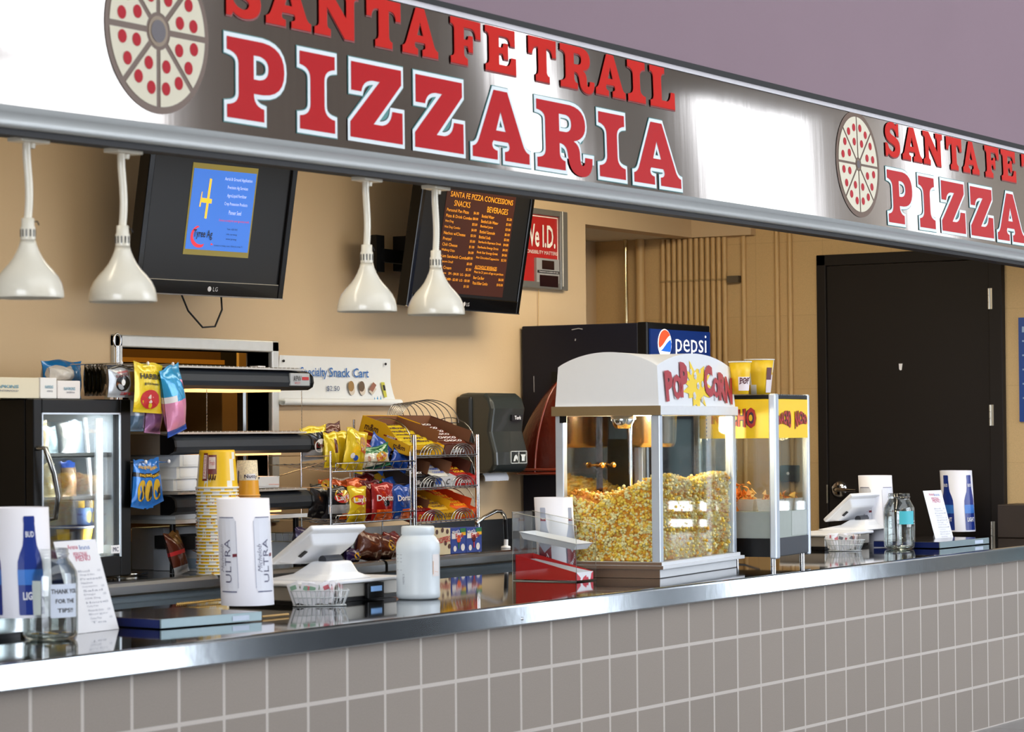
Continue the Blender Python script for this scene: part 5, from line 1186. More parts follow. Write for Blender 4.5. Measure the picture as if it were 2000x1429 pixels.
def can_sleeve(label, loc, h=.335, offs=(-.76, .80, 2.36, 3.9)):
    t, P = sleeve(label, loc, .0835, h, 'pale can paper sleeves')
    q, g, d, rr, tx = M(), M(), M(), M(), M()
    for a in offs:
        c0, c1 = h*.13, h*.83
        wrap(q, P, [(-.036, c0+.012), (-.03, c0), (.03, c0), (.036, c0+.012), (.036, c1-.012), (.03, c1), (-.03, c1), (-.036, c1-.012)], a, .0008)
        wrap(d, P, [(-.031, c0-.001), (.031, c0-.001), (.031, c0+.0025), (-.031, c0+.0025)], a, .0016); wrap(d, P, [(-.030, c1-.003), (.030, c1-.003), (.030, c1), (-.030, c1)], a, .0016)
        for sx in (-1, 1): wrap(g, P, [(sx*.0355, c0+.012), (sx*.0375, c0+.012), (sx*.0375, c1-.012), (sx*.0355, c1-.012)], a, .0014)
        wrap(rr, P, [(.022, h*.455), (.037, h*.46), (.037, h*.49), (.022, h*.485)], a, .0020)
        tx.text('ULTRA', None, .023, .135, fn=lambda x, y, a=a: P(a+(-y+.004)/.0835, h*.42+x, .0022), bold=-.006)
        tx.text('Michelob', None, .016, .085, fn=lambda x, y, a=a: P(a+(-y-.021)/.0835, h*.45+x, .0022), shear=.35, bold=-.012)
    q.build('can_print', mat('can_white', (236, 238, 247), .55, noise=0), t); g.build('can_edge', mat('can_edge', (186, 190, 206), .4), t); d.build('can_rim_line', mat('can_navy', (84, 88, 124), .4), t); rr.build('ribbon', mat('ribbon_red', (120, 30, 48), .4), t); tx.build('lettering', mat('can_text', (74, 74, 108), .4), t)
    return t
# steel trays (low slabs) under the sleeves
def steel_tray(label, c0, w, d, h, rz=0., grp=None):
    t = thing('counter_tray', label, 'tray', (c0[0], c0[1], ZC), rz, grp)
    q = M(); q.box(0, w, .003, d, .004, h-.003); q.build('tray_body', mat('tray_black', (24, 26, 34), .25), t, bevel=.002)
    q = M(); q.box(-.001, w+.001, -.003, .003, .003, h); q.build('front_plate', mat('tray_aluminium', (128, 146, 150), .4, .4), t, bevel=.001)
    q = M(); q.box(-.003, 0, .004, d, .004, h-.002); q.build('end_plate', mat('tray_blue', (22, 36, 92), .4, spec=.2), t)
    q = M(); q.box(.0, w, .003, d, h-.003, h); q.build('tray_top', mat('tray_top_steel', (120, 112, 106), .12, .9), t)
    q = M(); q.box(w*.70, w*.87, -.0045, -.003, h*.25, h*.75); q.build('label', mat('tray_label', (206, 218, 236), .5), t)
    return t
t1_ = steel_tray('low black tray with steel front edge under the pale can sleeve', (.965, .345), .41, .36, .030, math.radians(-9), 'flat counter trays')
steel_tray('low steel fronted tray at the far right end of the counter', (6.66, .215), .58, .34, .032, math.radians(-2), 'flat counter trays')
dl = at(50, 1243, Z=ZC)
t3 = thing('cash_drawer', 'stainless cash drawer cut by the left frame edge behind the tip jar', 'cash drawer', (dl.x-.45, dl.y, ZC))
q = M(); q.box(0, .45, 0, .40, .012, .062); q.build('drawer_body', mat('drawer_steel', (200, 204, 206), .18, 1), t3, bevel=.004); q = M(); q.box(.01, .44, .01, .39, 0, .012); q.build('base', BLACK, t3)
q = M(); q.tube([(.45, .02, .01), (.47, .0, .006), (.50, -.02, .004)], .003, 6); q.build('cable', BLACK, t3)

p = at(46, 1203, Z=.8985); blue_sleeve('blue bottle paper sleeve at the left edge, behind the open glass tip jar', (p.x, p.y, .8985))
p = at(484, 1180, Z=.8655); can_sleeve('pale slim can paper sleeve standing on the tray at left centre', (p.x, p.y, .8655))
p = at(1874, 1037, Z=.868); blue_sleeve('blue bottle paper sleeve at the far right end of the counter', (p.x, p.y, .868), h=.315, offs=(-.72, .86, 2.4, 4.0))
p = at(1716, 1000, Y=.74); can_sleeve('pale slim can paper sleeve behind the right hand tablet stand', (p.x, .74, ZC+.001))
# red label bottle sleeve behind the clear stand
t, P = sleeve('paper sleeve with red labelled bottles behind the clear tray stand', (3.785, .635, ZC+.001), .075, .312)
q, q2, q3, q4 = M(), M(), M(), M()
for a in (-.62, .95, 2.5, 4.1):
    wrap(q, P, [(x, z+.012) for x, z in bottle_pts(.062, .262)], a); wrap(q2, P, [(-.031, .03), (.031, .03), (.031, .125), (.0, .10), (-.031, .135)], a, .0020)
    wrap(q4, P, [(-.033, .03), (-.029, .03), (-.029, .13), (-.033, .13)], a, .0024)
    wrap(q2, P, [(-.0135, .222), (.0135, .222), (.0135, .234), (0, .228), (-.0135, .234)], a, .0020)
    q3.text('Bud', None, .022, .055, fn=lambda x, y, a=a: P(a+(x*.6-y*.5)/.083, .07+x*.8+y*.5, .0026), shear=.2)
q.build('bottle_print', mat('clear_bottle_print', (184, 190, 208), .35, noise=.08), t); q2.build('red_label', mat('label_maroon', (132, 36, 52), .4), t); q4.build('navy_edge', NAVY, t); q3.build('lettering', PAPER, t)

# ------------------------------------------------------------------ menu cards
def menu_card(label, a, b, h, back, rows):
    d = Vector((b[0]-a[0], b[1]-a[1], 0)); w = d.length; t = thing('menu_card', label, 'menu', (a[0], a[1], ZC+.001), math.atan2(d.y, d.x)); u = Vector((0, back, h)).normalized()
    ln = math.hypot(back, h)
    q = M(); nn = Vector((1, 0, 0)).cross(u)
    pts = [(0, 0), (w, 0), (w, ln), (0, ln)]
    o = Vector((0, 0, 0)); X = Vector((1, 0, 0))
    q.add([o+X*x+u*y for x, y in pts]+[o+X*x+u*y-nn*.0012 for x, y in pts], [(0, 1, 2, 3), (7, 6, 5, 4), (0, 4, 5, 1), (1, 5, 6, 2), (2, 6, 7, 3), (3, 7, 4, 0)])
    q.build('card', PAPER, t)
    q = M(); top = u*(ln*.6)+nn*-.002; q.add([top+X*w*.62, top+X*w*.9, Vector((w*.9, back*1.25, 0)), Vector((w*.62, back*1.25, 0))], [(0, 1, 2, 3)]); q.build('rear_strut', PAPER, t)
    g = M(); rd = M(); bl = M()
    for body, x, y, hh, ww, c in rows:
        {'g': g, 'r': rd, 'b': bl}[c].text(body, X*(x*w)+u*(y*ln), hh, ww, ux=X, uy=u, n=.001)
    g.build('menu_lines', mat('menu_grey', (168, 172, 184), .6, noise=0), t); rd.build('red_heading', mat('heading_red', (206, 96, 128), .6), t); bl.build('blue_heading', mat('heading_blue', (112, 140, 196), .6), t)
    return t
rows = [('Arena', .40, .93, .014, .05, 'r'), ('Inns', .68, .92, .014, .05, 'b'), ('PERSONAL', .55, .845, .014, .07, 'r'), ('MENU', .58, .80, .016, .07, 'r')]
rng2 = random.Random(3)
for k, s in enumerate(('Bud', 'Wings & Ribs', 'Pretzel', 'Nachos', 'Chicken Strips & Fries', 'Salad', 'Dogs', 'Chili Dog', 'House', 'Curly Fries', 'Mozzarella Sticks', 'Burger', 'Cheese Pizza', 'Tea')):
    rows.append((s, .52+.05*(k % 3), .66-.043*k, .0062, .055+.02*(k % 3), 'g'))
    if k % 2 == 0: rows.append(('6.00', .88, .66-.043*k, .0065, .014, 'g'))
menu_card('white menu card leaning back beside the open glass tip jar', (.722, .455), (.927, .47), .262, .082, rows)
menu_card('narrow white menu card in front of the far right bottle sleeve', at(1830, 1064, Z=ZC)[:2], at(1865, 1061.5, Z=ZC)[:2], .262, .075, rows)

# ------------------------------------------------------------------ jars
JG = glass('jar_glass', (248, 251, 250), .03, .36, .05, .62)
def jar(label, px, py, r, h, neck, labels):
    c = at(px, py, Z=ZC); t = thing('glass_jar', label, 'jar', (c.x, c.y, ZC+.001))
    pr = [(.0001, 0), (r*.86, 0), (r*.97, h*.035), (r, h*.08), (r, h*.66), (r*.97, h*.74), (r*.80, h*.83), (neck*1.02, h*.885), (neck, h*.90), (neck, h*.925), (neck*1.06, h*.93), (neck*1.06, h*.945), (neck, h*.95), (neck, h*.995), (neck*.97, h), (neck*.94, h*.99)]
    q = M(); q.lathe(pr, 48); q.lathe([(max(.0001, a-.0045), b+(.006 if b < .02 else 0)) for a, b in pr[:9]], 48); q.build('jar_wall', JG, t)
    q = M(); q.lathe([(r*.62, .002), (r*.9, .010), (r*.7, .013), (.0001, .009)], 40); q.build('thick_base', glass('base_glass', (226, 232, 228), .05, .45, .12), t)
    ac = math.atan2(CL.y-c.y, CL.x-c.x)
    def P(a, z, n=.001): return ((r+n)*math.cos(ac+a), (r+n)*math.sin(ac+a), z)
    for nm, a0, a1, z0_, z1_, m, txt in labels:
        q = M(); q.grid(lambda u, v: P(a0+(a1-a0)*u, z0_+(z1_-z0_)*v), 10, 2); o = q.build(nm, m, t)
        if txt:
            q = M()
            for body, zz, hh, ww in txt: q.text(body, None, hh, ww, fn=lambda x, y: P((a0+a1)/2+x/r, zz+y, .002), bold=.015)
            q.build('label_lettering', INK, o)
    return t, c
LB = mat('tip_label', (222, 230, 244), .6, noise=.01)
tj, c = jar('open clear glass tip jar with a thank you label, front left', 98, 1247, .0775, .252, .051, [('tip_label', .02, 1.15, .062, .155, LB, [('THANK YOU', .135, .013, .085), ('FOR THE', .108, .012, .06), ('TIPS!!', .082, .012, .05)]), ('rear_label', -1.15, -.32, .07, .165, mat('old_label', (206, 214, 206), .6), None), ('nutrition_label', -1.42, -1.18, .07, .15, mat('nutrition_cream', (196, 190, 160), .6), None)])
for k in range(6):
    a = k*1.1; cn = M(); cn.lathe([(.0001, 0), (.0105, 0), (.0108, .0016), (.0001, .0018)], 16)
    o = cn.build('coin', mat('coin_gold', (196, 158, 70), .3, .9)); o.location = (c.x+.035*math.cos(a)*((k % 3)+.4)/2, c.y+.035*math.sin(a)*((k % 3)+.4)/2, ZC+.0145+.002*(k % 2)); tag(o, 'gold coloured coin on the floor of the tip jar', 'coin', 'coins in the tip jar')
jar('open clear glass jar with a torn turquoise label, right of the tablet stand', 1757, 1072, .0735, .262, .050, [('turquoise_label', .0, 1.1, .118, .18, mat('turquoise', (74, 190, 204), .5, noise=.05), None)])
c = at(817, 1169, Z=ZC); t = thing('plastic_jar', 'large frosted white plastic jar without lid on the counter', 'jar', (c.x, c.y, ZC+.001))
r = .0755; h = .248; pr = [(.0001, 0), (r*.9, 0), (r*.985, .006), (r, .02), (r*.985, .028), (r*.985, h*.62), (r, h*.65), (r, h*.70), (r*.96, h*.78), (r*.84, h*.84), (.056, h*.87), (.054, h*.88), (.057, h*.89), (.057, h*.98), (.054, h), (.050, h*.99), (.050, h*.9)]
q = M(); q.lathe(pr, 48); q.build('jar_body', mat('frosted_plastic', (222, 230, 234), .35, noise=.02, sss=.25), t)
ac = math.atan2(CL.y-c.y, CL.x-c.x); P = lambda a, z, n=.0012: ((r*.985+n)*math.cos(ac+a), (r*.985+n)*math.sin(ac+a), z)
q = M(); q.grid(lambda u, v: P(.72+.5*u, .078+.075*v), 8, 2); q.build('paper_label', mat('jar_label', (240, 232, 228), .6), t)
q = M(); q.tube([P(.75, .13), P(.75, .085)], .0015, 5); q.tube([P(.85, .095), P(1.1, .092)], .001, 4); q.build('label_mark', mat('label_peach', (224, 176, 140), .6), t)
q = M()
for z in (.152, .14, .128, .1): q.tube([P(-1.25, z, .0006), P(-.85, z, .0006)], .0008, 4)
q.text('HDPE 2', None, .007, .034, fn=lambda x, y: P(-.72-y/r, .07+x, .0014)); q.build('moulded_marks', GREYINK, t)

# ------------------------------------------------------------------ packet caddies
def caddy(label, x, y, rz, w=.175, d=.085, h=.052, n=13, seed=0):
    t = thing('packet_caddy', label, 'caddy', (x, y, ZC+.001), rz, 'sweetener caddies'); R_ = random.Random(seed)
    q = M()
    for z, e in ((.002, -.010), (h*.55, -.002), (h, .008)): q.tube([(-w/2-e, -d/2-e, z), (w/2+e, -d/2-e, z), (w/2+e, d/2+e, z), (-w/2-e, d/2+e, z)], .0016, 6, closed=True)
    for k in range(13):
        f = k/12*2-1
        for s in (-1, 1): q.tube([(f*(w/2-.01), s*(d/2-.01+.02*0), .002), (f*(w/2+.008), s*(d/2+.008), h)], .0013, 5)
    for k in range(6):
        f = k/5*2-1
        for s in (-1, 1): q.tube([(s*(w/2-.01), f*(d/2-.01), .002), (s*(w/2+.008), f*(d/2+.008), h)], .0013, 5)
    for k in range(5): q.tube([(-w/2, -d/2+.02+k*.012, .002), (w/2, -d/2+.02+k*.012, .002)], .0012, 4)
    q.build('wire_basket', mat('white_wire', (214, 220, 222), .35), t)
    T0 = Matrix.Translation((x, y, ZC)) @ Matrix.Rotation(rz, 4, 'Z')
    kinds = [('green_print', mat('packet_green', (138, 176, 152), .5)), ('pink_print', mat('packet_pink', (226, 160, 166), .5)), ('red_print', mat('packet_red', (206, 110, 120), .5)), ('grey_print', GREYINK)]
    protos = {}
    for k in range(n*2):
        f = (k//2+.5)/n; kd = R_.randrange(4) if k//2 > n-4 else R_.choice((0, 2, 3)); tw = R_.uniform(-.5, .5) if k//2 < n-3 else 1.45
        loc = T0 @ Vector((-w/2+.012+f*(w-.024), (-.5+(k % 2))*d*.5, .006+R_.uniform(0, .008)))
        if kd not in protos:
            b = thing('sweetener_packet', 'paper sweetener packet with a %s standing in the wire caddy' % ('green band', 'pink band', 'red band', 'grey band')[kd]+label[-9:]*0, 'packet', loc, 0, 'sweetener packets '+label)
            b['label'] = '%s paper packet in the %s' % (('green striped', 'pink striped', 'red striped', 'grey striped')[kd], label)
            pm = M(); pm.grid(lambda a, c: ((a-.5)*.038, -.0022*math.sin(PI*a)*math.sin(PI*c), c*.070), 5, 5); pm.grid(lambda a, c: ((a-.5)*.038, .0022*math.sin(PI*a)*math.sin(PI*c), c*.070), 5, 5, flip=True); pm.build('packet_paper', PAPER, b)
            pm = M(); pm.box(-.010, .010, -.0032, -.0026, .046, .060); pm.box(-.010, .010, .0026, .0032, .046, .060); pm.build('print_band', kinds[kd][1], b); protos[kd] = b
        else: b = dup(protos[kd], loc, 0)
        b.rotation_euler = (R_.uniform(-.15, .15), R_.uniform(-.4, .4), rz+tw)
    return t
p = at(627, 1184, Z=ZC); caddy('white wire caddy beside the white plastic jar', p.x+.02, p.y+.02, math.radians(-52), seed=4)
p = at(1641, 1076, Z=ZC); caddy('white wire caddy beside the nacho cabinet', p.x+.02, p.y-.015, math.radians(-52), w=.15, seed=9)

# ------------------------------------------------------------------ tablet payment stations
def station(label, A, B, C, Yn, box, plate, neck, hinge, slot, drawer_lab, lcd, logo):
    """A, B, C: display corners (lower left, upper left, upper right) seen from the customer side"""
    a, b, c = at(*A, Y=Yn+.19), at(*B, Y=Yn+.02), at(*C, Y=Yn-.0)
    bx0, bx1, by0, by1 = box
    d = thing('cash_drawer', drawer_lab, 'cash drawer', (bx0, by0, ZC+.001)); w = bx1-bx0; hh = .062
    q = M(); q.box(0, w, 0, by1-by0, .014, hh); q.build('drawer_body', mat('drawer_putty', (168, 164, 156), .3, .4), d, bevel=.003)
    q = M(); q.box(.005, w-.005, .004, by1-by0, 0, .014); q.build('base', BLACK, d)
    if lcd:
        q = M(); q.box(w*.62, w*.80, -.016, 0, .004, .058); ld = q.build('pole_display', BLACK, d, bevel=.003); q = M(); q.box(w*.65, w*.77, -.0175, -.0155, .028, .046); q.build('lcd', mat('lcd_blue', (120, 160, 210), .3, emit=.4), ld)
    zt = ZC+.001+hh
    t = thing('tablet_stand', label, 'payment station', (bx0, by0, zt), 0, 'tablet payment stations'); O = Vector((bx0, by0, zt))
    q = M(); pl = [(-.01, -.02), (w+.01, -.02), (w+.01, by1-by0), (-.01, by1-by0)]; q.prism(pl, 0, .012, 'z'); q.build('base_plate', WHITE, t, bevel=.004)
    n0, n1 = neck
    m0 = (b+c)/2-O; mx = (a.x+c.x)/2-O.x; 
    my = Yn+.03-O.y
    q = M(); z1_ = .012; zt_ = max(.05, min(a.z, b.z)-O.z+.012)
    base = [(mx-.15, my-.07), (mx+.13, my-.07), (mx+.13, my+.20), (mx-.15, my+.20)]; topp = [(mx-.06, my-.03), (mx+.055, my-.03), (mx+.055, my+.06), (mx-.06, my+.06)]; mid = [(mx-.085, my-.045), (mx+.075, my-.045), (mx+.075, my+.10), (mx-.085, my+.10)]
    V = [(x, y, z1_) for x, y in base]+[(x, y, z1_+.022) for x, y in mid]+[(x, y, zt_) for x, y in topp]
    q.add(V, [(3, 2, 1, 0), (8, 9, 10, 11)]+[(r4+i, r4+(i+1) % 4, r4+4+(i+1) % 4, r4+4+i) for r4 in (0, 4) for i in range(4)]); q.build('neck', WHITE, t, bevel=.01, seg=3)
    q = M(); q.box(mx-.02, mx+.02, my-.0325, my-.029, zt_*.62, zt_*.78); q.build('maker_logo', GREYINK, t)
    q = M(); q.tube([(mx-.05, my+.02, zt_+.004), (mx+.05, my+.02, zt_+.004)], .016, 12); q.build('hinge', mat('hinge_dark', (44, 48, 58), .4), t)
    dd = a+(c-b); e1 = (c-b).normalized(); e2 = (a-b); ln = e2.length; e2n = e2.normalized(); nn = e1.cross(e2n).normalized()
    if nn.z < 0: nn = -nn
    q = M(); Wd = (c-b).length; th0, th1 = .012, .030
    P0 = b-O
    def pt(u, v, s): return P0+e1*(Wd*u)+e2n*(ln*v)+nn*(s)
    V = [pt(0, 0, 0), pt(1, 0, 0), pt(1, 1, 0), pt(0, 1, 0), pt(0, 0, .02), pt(1, 0, .02), pt(1, 1, .02), pt(0, 1, .02)]
    q.add(V, [(0, 3, 2, 1), (4, 5, 6, 7), (0, 1, 5, 4), (1, 2, 6, 5), (2, 3, 7, 6), (3, 0, 4, 7)]); dsp = q.build('display', WHITE, t, bevel=.007, seg=3)
    q = M(); V = [pt(.06, .06, .0205), pt(.94, .06, .0205), pt(.94, .94, .0205), pt(.06, .94, .0205)]; q.add(V, [(0, 1, 2, 3)]); q.build('screen', mat('tablet_screen', (20, 22, 28), .1), dsp)
    q = M(); V = [pt(.12, .25, -.028), pt(.88, .25, -.028), pt(.86, .78, -.028), pt(.14, .78, -.028), pt(.04, .12, 0), pt(.96, .12, 0), pt(.94, .92, 0), pt(.06, .92, 0)]; q.add(V, [(0, 3, 2, 1), (0, 1, 5, 4), (1, 2, 6, 5), (2, 3, 7, 6), (3, 0, 4, 7)]); q.build('rear_housing', WHITE, dsp, bevel=.006)
    q = M(); V = [pt(.10, .42, -.024), pt(.14, .42, -.0285), pt(.14, .58, -.0285), pt(.10, .58, -.024)]; V += [v-nn*.003 for v in V]; q.add(V, [(0, 1, 2, 3), (7, 6, 5, 4), (0, 4, 5, 1), (1, 5, 6, 2), (2, 6, 7, 3), (3, 7, 4, 0)]); q.build('card_slot', INK, dsp)
    return t
pl, pr_ = at(545, 1173, Z=ZC), at(768, 1168, Z=ZC)
station('white tablet payment stand between the can sleeve and the plastic jar', (531, 1104), (612, 1034), (717, 1031), .60, (2.0, 2.55, .56, .88), None, (.1, .1), None, None, 'putty coloured cash drawer under the left tablet stand, with small blue display', True, True)
station('white tablet payment stand right of the nacho cabinet', (1611, 1020), (1665, 969), (1722, 966), .70, (6.34, 6.86, .66, .895), None, (.1, .1), None, None, 'putty coloured cash drawer under the right tablet stand', False, True)

# ------------------------------------------------------------------ clear stand with nacho trays
c = at(1126, 1137, Z=ZC); AX, AY = c.x, c.y
ac_ = thing('acrylic_stand', 'clear acrylic stand holding nacho trays in front of the popcorn machine', 'display stand', (AX, AY, ZC+.001))
AC = glass('acrylic', (251, 252, 252), .02, .2, .02, .5); aw, ad = .15, .28; hf, hb = .212, .262
q = M(); th = .004
def sidep(x): return [(x, 0, 0), (x, ad, 0), (x, ad, hb), (x, 0, hf)]
for x in (0, aw): 
    A_ = sidep(x-.002); B_ = sidep(x+.002); q.add(A_+B_, [(0, 1, 2, 3), (7, 6, 5, 4), (0, 4, 5, 1), (1, 5, 6, 2), (2, 6, 7, 3), (3, 7, 4, 0)])
q.box(0, aw, 0, ad, 0, .003); q.box(0, aw, ad-.003, ad, 0, hb); q.build('panels', AC, ac_)
q = M(); e = .0016
for x in (0, aw): q.tube([(x, 0, 0), (x, ad, 0), (x, ad, hb), (x, 0, hf)], e, 5, closed=True)
q.build('polished_edge', mat('acrylic_edge', (206, 206, 198), .2, noise=0), ac_)
def tray(label, y0, z0_, slope, zoff=0, w=.128, d=.26):
    t = thing('nacho_tray', label, 'tray', (AX+aw/2, AY+y0, ZC+z0_)); t.rotation_euler = (slope, 0, 0)
    q = M(); h = .026; o_, i_ = .012, .0
    def rect(ex, z): return [(-w/2+ex, ex, z), (w/2-ex, ex, z), (w/2-ex, d-ex, z), (-w/2+ex, d-ex, z)]
    V = rect(.016, 0)+rect(.004, h*.85)+rect(0, h)+rect(.003, h)+rect(.006, h*.8)+rect(.018, .003)
    q.add(V, [(3, 2, 1, 0), (20, 21, 22, 23)]+[(r4+i, r4+(i+1) % 4, r4+4+(i+1) % 4, r4+4+i) for r4 in range(0, 20, 4) for i in range(4)]); q.build('tray_shell', mat('tray_white', (232, 234, 236), .4, noise=.01), t)
    return t
tray('upper white nacho tray in the clear acrylic stand', .008, .118, .17)
tray('lower white nacho tray set in the red wedge carton', .010, .0085, .175)
t = thing('red_wedge_carton', 'red and white wedge carton under the lower nacho tray', 'carton', (AX+.008, AY+.006, ZC+.006)); cw_, cd_ = aw-.018, ad-.014
q = M()
pts = [(0, 0), (cd_, 0), (cd_, .094), (0, .030)]
for x in (0, cw_-.0015): q.prism(pts, x, x+.0015, 'x')
q.box(0, cw_, cd_-.0015, cd_, 0, .094); q.build('side_panel', mat('carton_bright_red', (206, 22, 24), .4), t)
q = M(); q.box(0, cw_, 0, .0015, 0, .030); fp = q.build('front_panel', PAPER, t)
q = M(); q.poly([(.0, .0), (.03, 0), (.034, .008), (.026, .014), (.0, .03)], (0, 0, 0)); q.poly([(.045, 0), (.095, 0), (.09, .012), (.08, .008), (.075, .018), (.055, .010)], (0, 0, 0)); q.poly([(.108, 0), (.13, 0), (.13, .03), (.116, .022), (.112, .01)], (0, 0, 0)); q.build('red_print', mat('print_pink_red', (214, 70, 84), .5), fp)
# ------------------------------------------------------------------ popcorn machine
PM = Vector((3.909, .250, ZC+.001)); pphi = math.radians(6.7); PW, PD = .875, .435
pm = thing('popcorn_machine', 'white popcorn machine with glass sides full of popcorn on the counter', 'popcorn machine', PM, pphi)
WM = mat('machine_white', (236, 238, 240), .3, noise=.01); WG = mat('machine_warm_grey', (150, 132, 108), .4, .3)
H1, H2, H3, H4 = .062, .627, .664, .818      # base top, glass top, band top, eaves
q = M(); q.box(0, PW, 0, PD, 0, .034); q.build('plinth', WM, pm, bevel=.003)
q = M(); q.box(-.012, PW+.05, -.018, PD+.01, .034, .048); q.box(-.006, PW+.02, -.010, PD+.006, .048, H1); q.build('base_moulding', WM, pm, bevel=.002)
q = M(); q.box(-.0135, -.0105, -.016, PD+.009, .0345, .0475); q.box(-.0075, -.005, -.008, PD+.005, .049, H1-.001); q.box(-.0015, 0, .002, PD-.002, 0, .033); q.build('side_strip', mat('side_brown', (128, 104, 84), .4, .3), pm)  # left side of the base, browner than the front
pw = .034
for i, (x, y) in enumerate(((0, 0), (PW-pw, 0), (0, PD-pw), (PW-pw, PD-pw))):
    q = M(); q.box(x, x+pw, y, y+pw, H1, H2); q.box(x-.001, x+pw+.001, y-.001, y+.004 if y == 0 else y+pw, H1, H2); q.build('corner_post', ALU, pm, bevel=.003)
q = M(); q.box(-.010, PW+.010, -.010, PD+.010, H2, H3); q.build('top_band', mat('band_white', (230, 232, 234), .35, .1), pm, bevel=.003)
q = M(); q.box(-.0125, -.0095, -.011, PD+.011, H2, H3); q.build('gold_band_side', mat('band_gold', (150, 128, 92), .35, .5), pm)
# crown: crossing barrel vaults on slightly tapered walls
def arch(t, hh=.056): return hh*(1-(2*t-1)**2)**.9
def crown(u, v):
    x, y = u*PW, v*PD; ins = .010
    z = max(arch(u), arch(v)); return (ins+(PW-2*ins)*u, ins+(PD-2*ins)*v, H4+z)
q = M(); q.grid(crown, 40, 32)
N = 32
def wall(p0, p1):
    V = []
    for k in range(N+1):
        t = k/N; bx_ = p0[0]+(p1[0]-p0[0])*t; by_ = p0[1]+(p1[1]-p0[1])*t; u = bx_/PW; v = by_/PD; c = crown(min(1, max(0, u)), min(1, max(0, v))); V.append(((bx_), (by_), H3)); V.append(c)
    return V, [(2*k, 2*k+2, 2*k+3, 2*k+1) for k in range(N)]
for a, c in (((0, 0), (PW, 0)), ((PW, 0), (PW, PD)), ((PW, PD), (0, PD)), ((0, PD), (0, 0))): q.add(*wall(a, c))
q.build('crown', WM, pm)
# front lettering
def fp(x, z, n): return (PW*x, -.0006+.010*(z-H3)/(H4-H3)*.8-n, z)
burst = []
R_ = random.Random(5)
for k in range(26):
    a = 2*PI*k/26; rr = (.125 if k % 2 == 0 else .082)*R_.uniform(.8, 1.25); burst.append((.485+rr*1.25*math.cos(a)/PW, .742+rr*.72*math.sin(a)))
V, F = shape2d([[(x*PW, z) for x, z in burst]]); q = M(); q.add([fp(x/PW, z, .0022) for x, z, _ in V], F); q.build('yellow_burst', mat('burst_yellow', (250, 214, 40), .4, noise=.02), pm)
q = M(); q2 = M()
for x, z, r in ((.415, .800, .012), (.47, .785, .015), (.53, .805, .010), (.50, .745, .014), (.56, .752, .013), (.445, .705, .015), (.545, .690, .011), (.20, .70, .010), (.72, .697, .010), (.60, .805, .010)):
    for k in range(5): q.add([fp(x+(r*.55*math.cos(2*PI*k/5)+r*.55*c_)/PW, z+r*.55*math.sin(2*PI*k/5)+r*.55*s_, .0040) for c_, s_ in circ(1, 12)], [tuple(range(12))])
    q2.add([fp(x+(r*.3*math.cos(t))/PW, z-.2*r+r*.5*math.sin(t), .0046) for t in np.linspace(3.6, 5.6, 6)]+[fp(x+(r*.36*math.cos(t))/PW, z-.2*r+r*.58*math.sin(t), .0046) for t in np.linspace(5.6, 3.6, 6)], [tuple(range(12))])
q.build('kernel_print', mat('kernel_white', (238, 238, 240), .5, noise=0), pm); q2.build('kernel_lines', GREYINK, pm)
q = M()
for ch, x, z, h_, w__, rt in (('P', .125, .742, .12, .085, .08), ('O', .225, .738, .10, .095, 0), ('P', .315, .765, .14, .085, -.08), ('C', .635, .765, .13, .105, .05), ('O', .735, .740, .085, .075, 0), ('R', .82, .745, .115, .09, -.02), ('N', .905, .73, .11, .085, -.08)):
    q.text(ch, None, h_, w__, fn=lambda a, c, x=x, z=z: fp(x+a/PW, z+c, .0056), bold=.055, rot=rt)
q.build('lettering', mat('popcorn_red', (176, 38, 52), .4, noise=.02), pm)
# glass
GP = glass('machine_glass', (252, 254, 253), .015, .14, .018, .5)
q = M(); q.box(pw, PW-pw, .008, .011, H1, H2); q.build('front_glass', GP, pm)
q = M(); q.box(.008, .011, pw, PD-pw, H1, H2); q.build('side_glass', GP, pm)
q = M(); q.box(PW-.011, PW-.008, pw, PD-pw, H1, H2); q.build('side_glass', GP, pm)
q = M(); q.box(pw, PW-pw, PD-.016, PD-.010, H1, H2); q.box(PW*.47, PW*.53, PD-.03, PD-.014, H1, H2); q.build('rear_door', glass('rear_door_tint', (176, 136, 96), .05, .3, .12), pm)
for x in (PW*.42, PW*.56):
    q = M(); q.tube([(x, PD-.016, .43), (x, PD-.04, .43)], .005, 8); q.ball((x, PD-.045, .43), .0125, 10); q.build('brass_knob', mat('brass', (214, 164, 88), .2, 1), pm)
q = M(); q.tube([(.30, PD*.55, H2), (.30, PD*.55, .22)], .007, 10); q.lathe([(.0001, 0), (.022, 0), (.022, .012), (.0001, .012)], 16, (.30, PD*.55, H2-.014)); q.build('stirrer_rod', CHROME, pm)
q = M(); q.lathe([(.0001, 0), (.09, 0), (.10, .02), (.105, .13), (.108, .135), (.0001, .14)], 28, (PW*.70, PD*.62, .50)); q.box(PW*.70-.01, PW*.70+.01, PD*.62-.01, PD*.62+.01, .63, H2); q.build('kettle', mat('kettle_steel', (190, 180, 166), .2, 1), pm)
q = M(); q.lathe([(.0001, 0), (.03, .0), (.045, .03), (.045, .05), (.0001, .05)], 20, (.12, .2, H2-.05)); q.build('lamp_housing', CHROME, pm)
q = M(); q.box(-.004, .0, PD-.05, PD-.02, .60, .65); q.box(-.004, .0, PD-.05, PD-.02, .13, .16); q.build('door_hinge', BLACK, pm)
lb = bpy.data.lights.new('popcorn_lamp', 'POINT'); lb.energy = 20; lb.color = (1, .82, .5); lb.shadow_soft_size = .05
lo = bpy.data.objects.new('popcorn_lamp', lb); lo.location = Matrix.Translation(PM) @ Matrix.Rotation(pphi, 4, 'Z') @ Vector((PW*.42, PD*.5, .60)); COL.objects.link(lo)
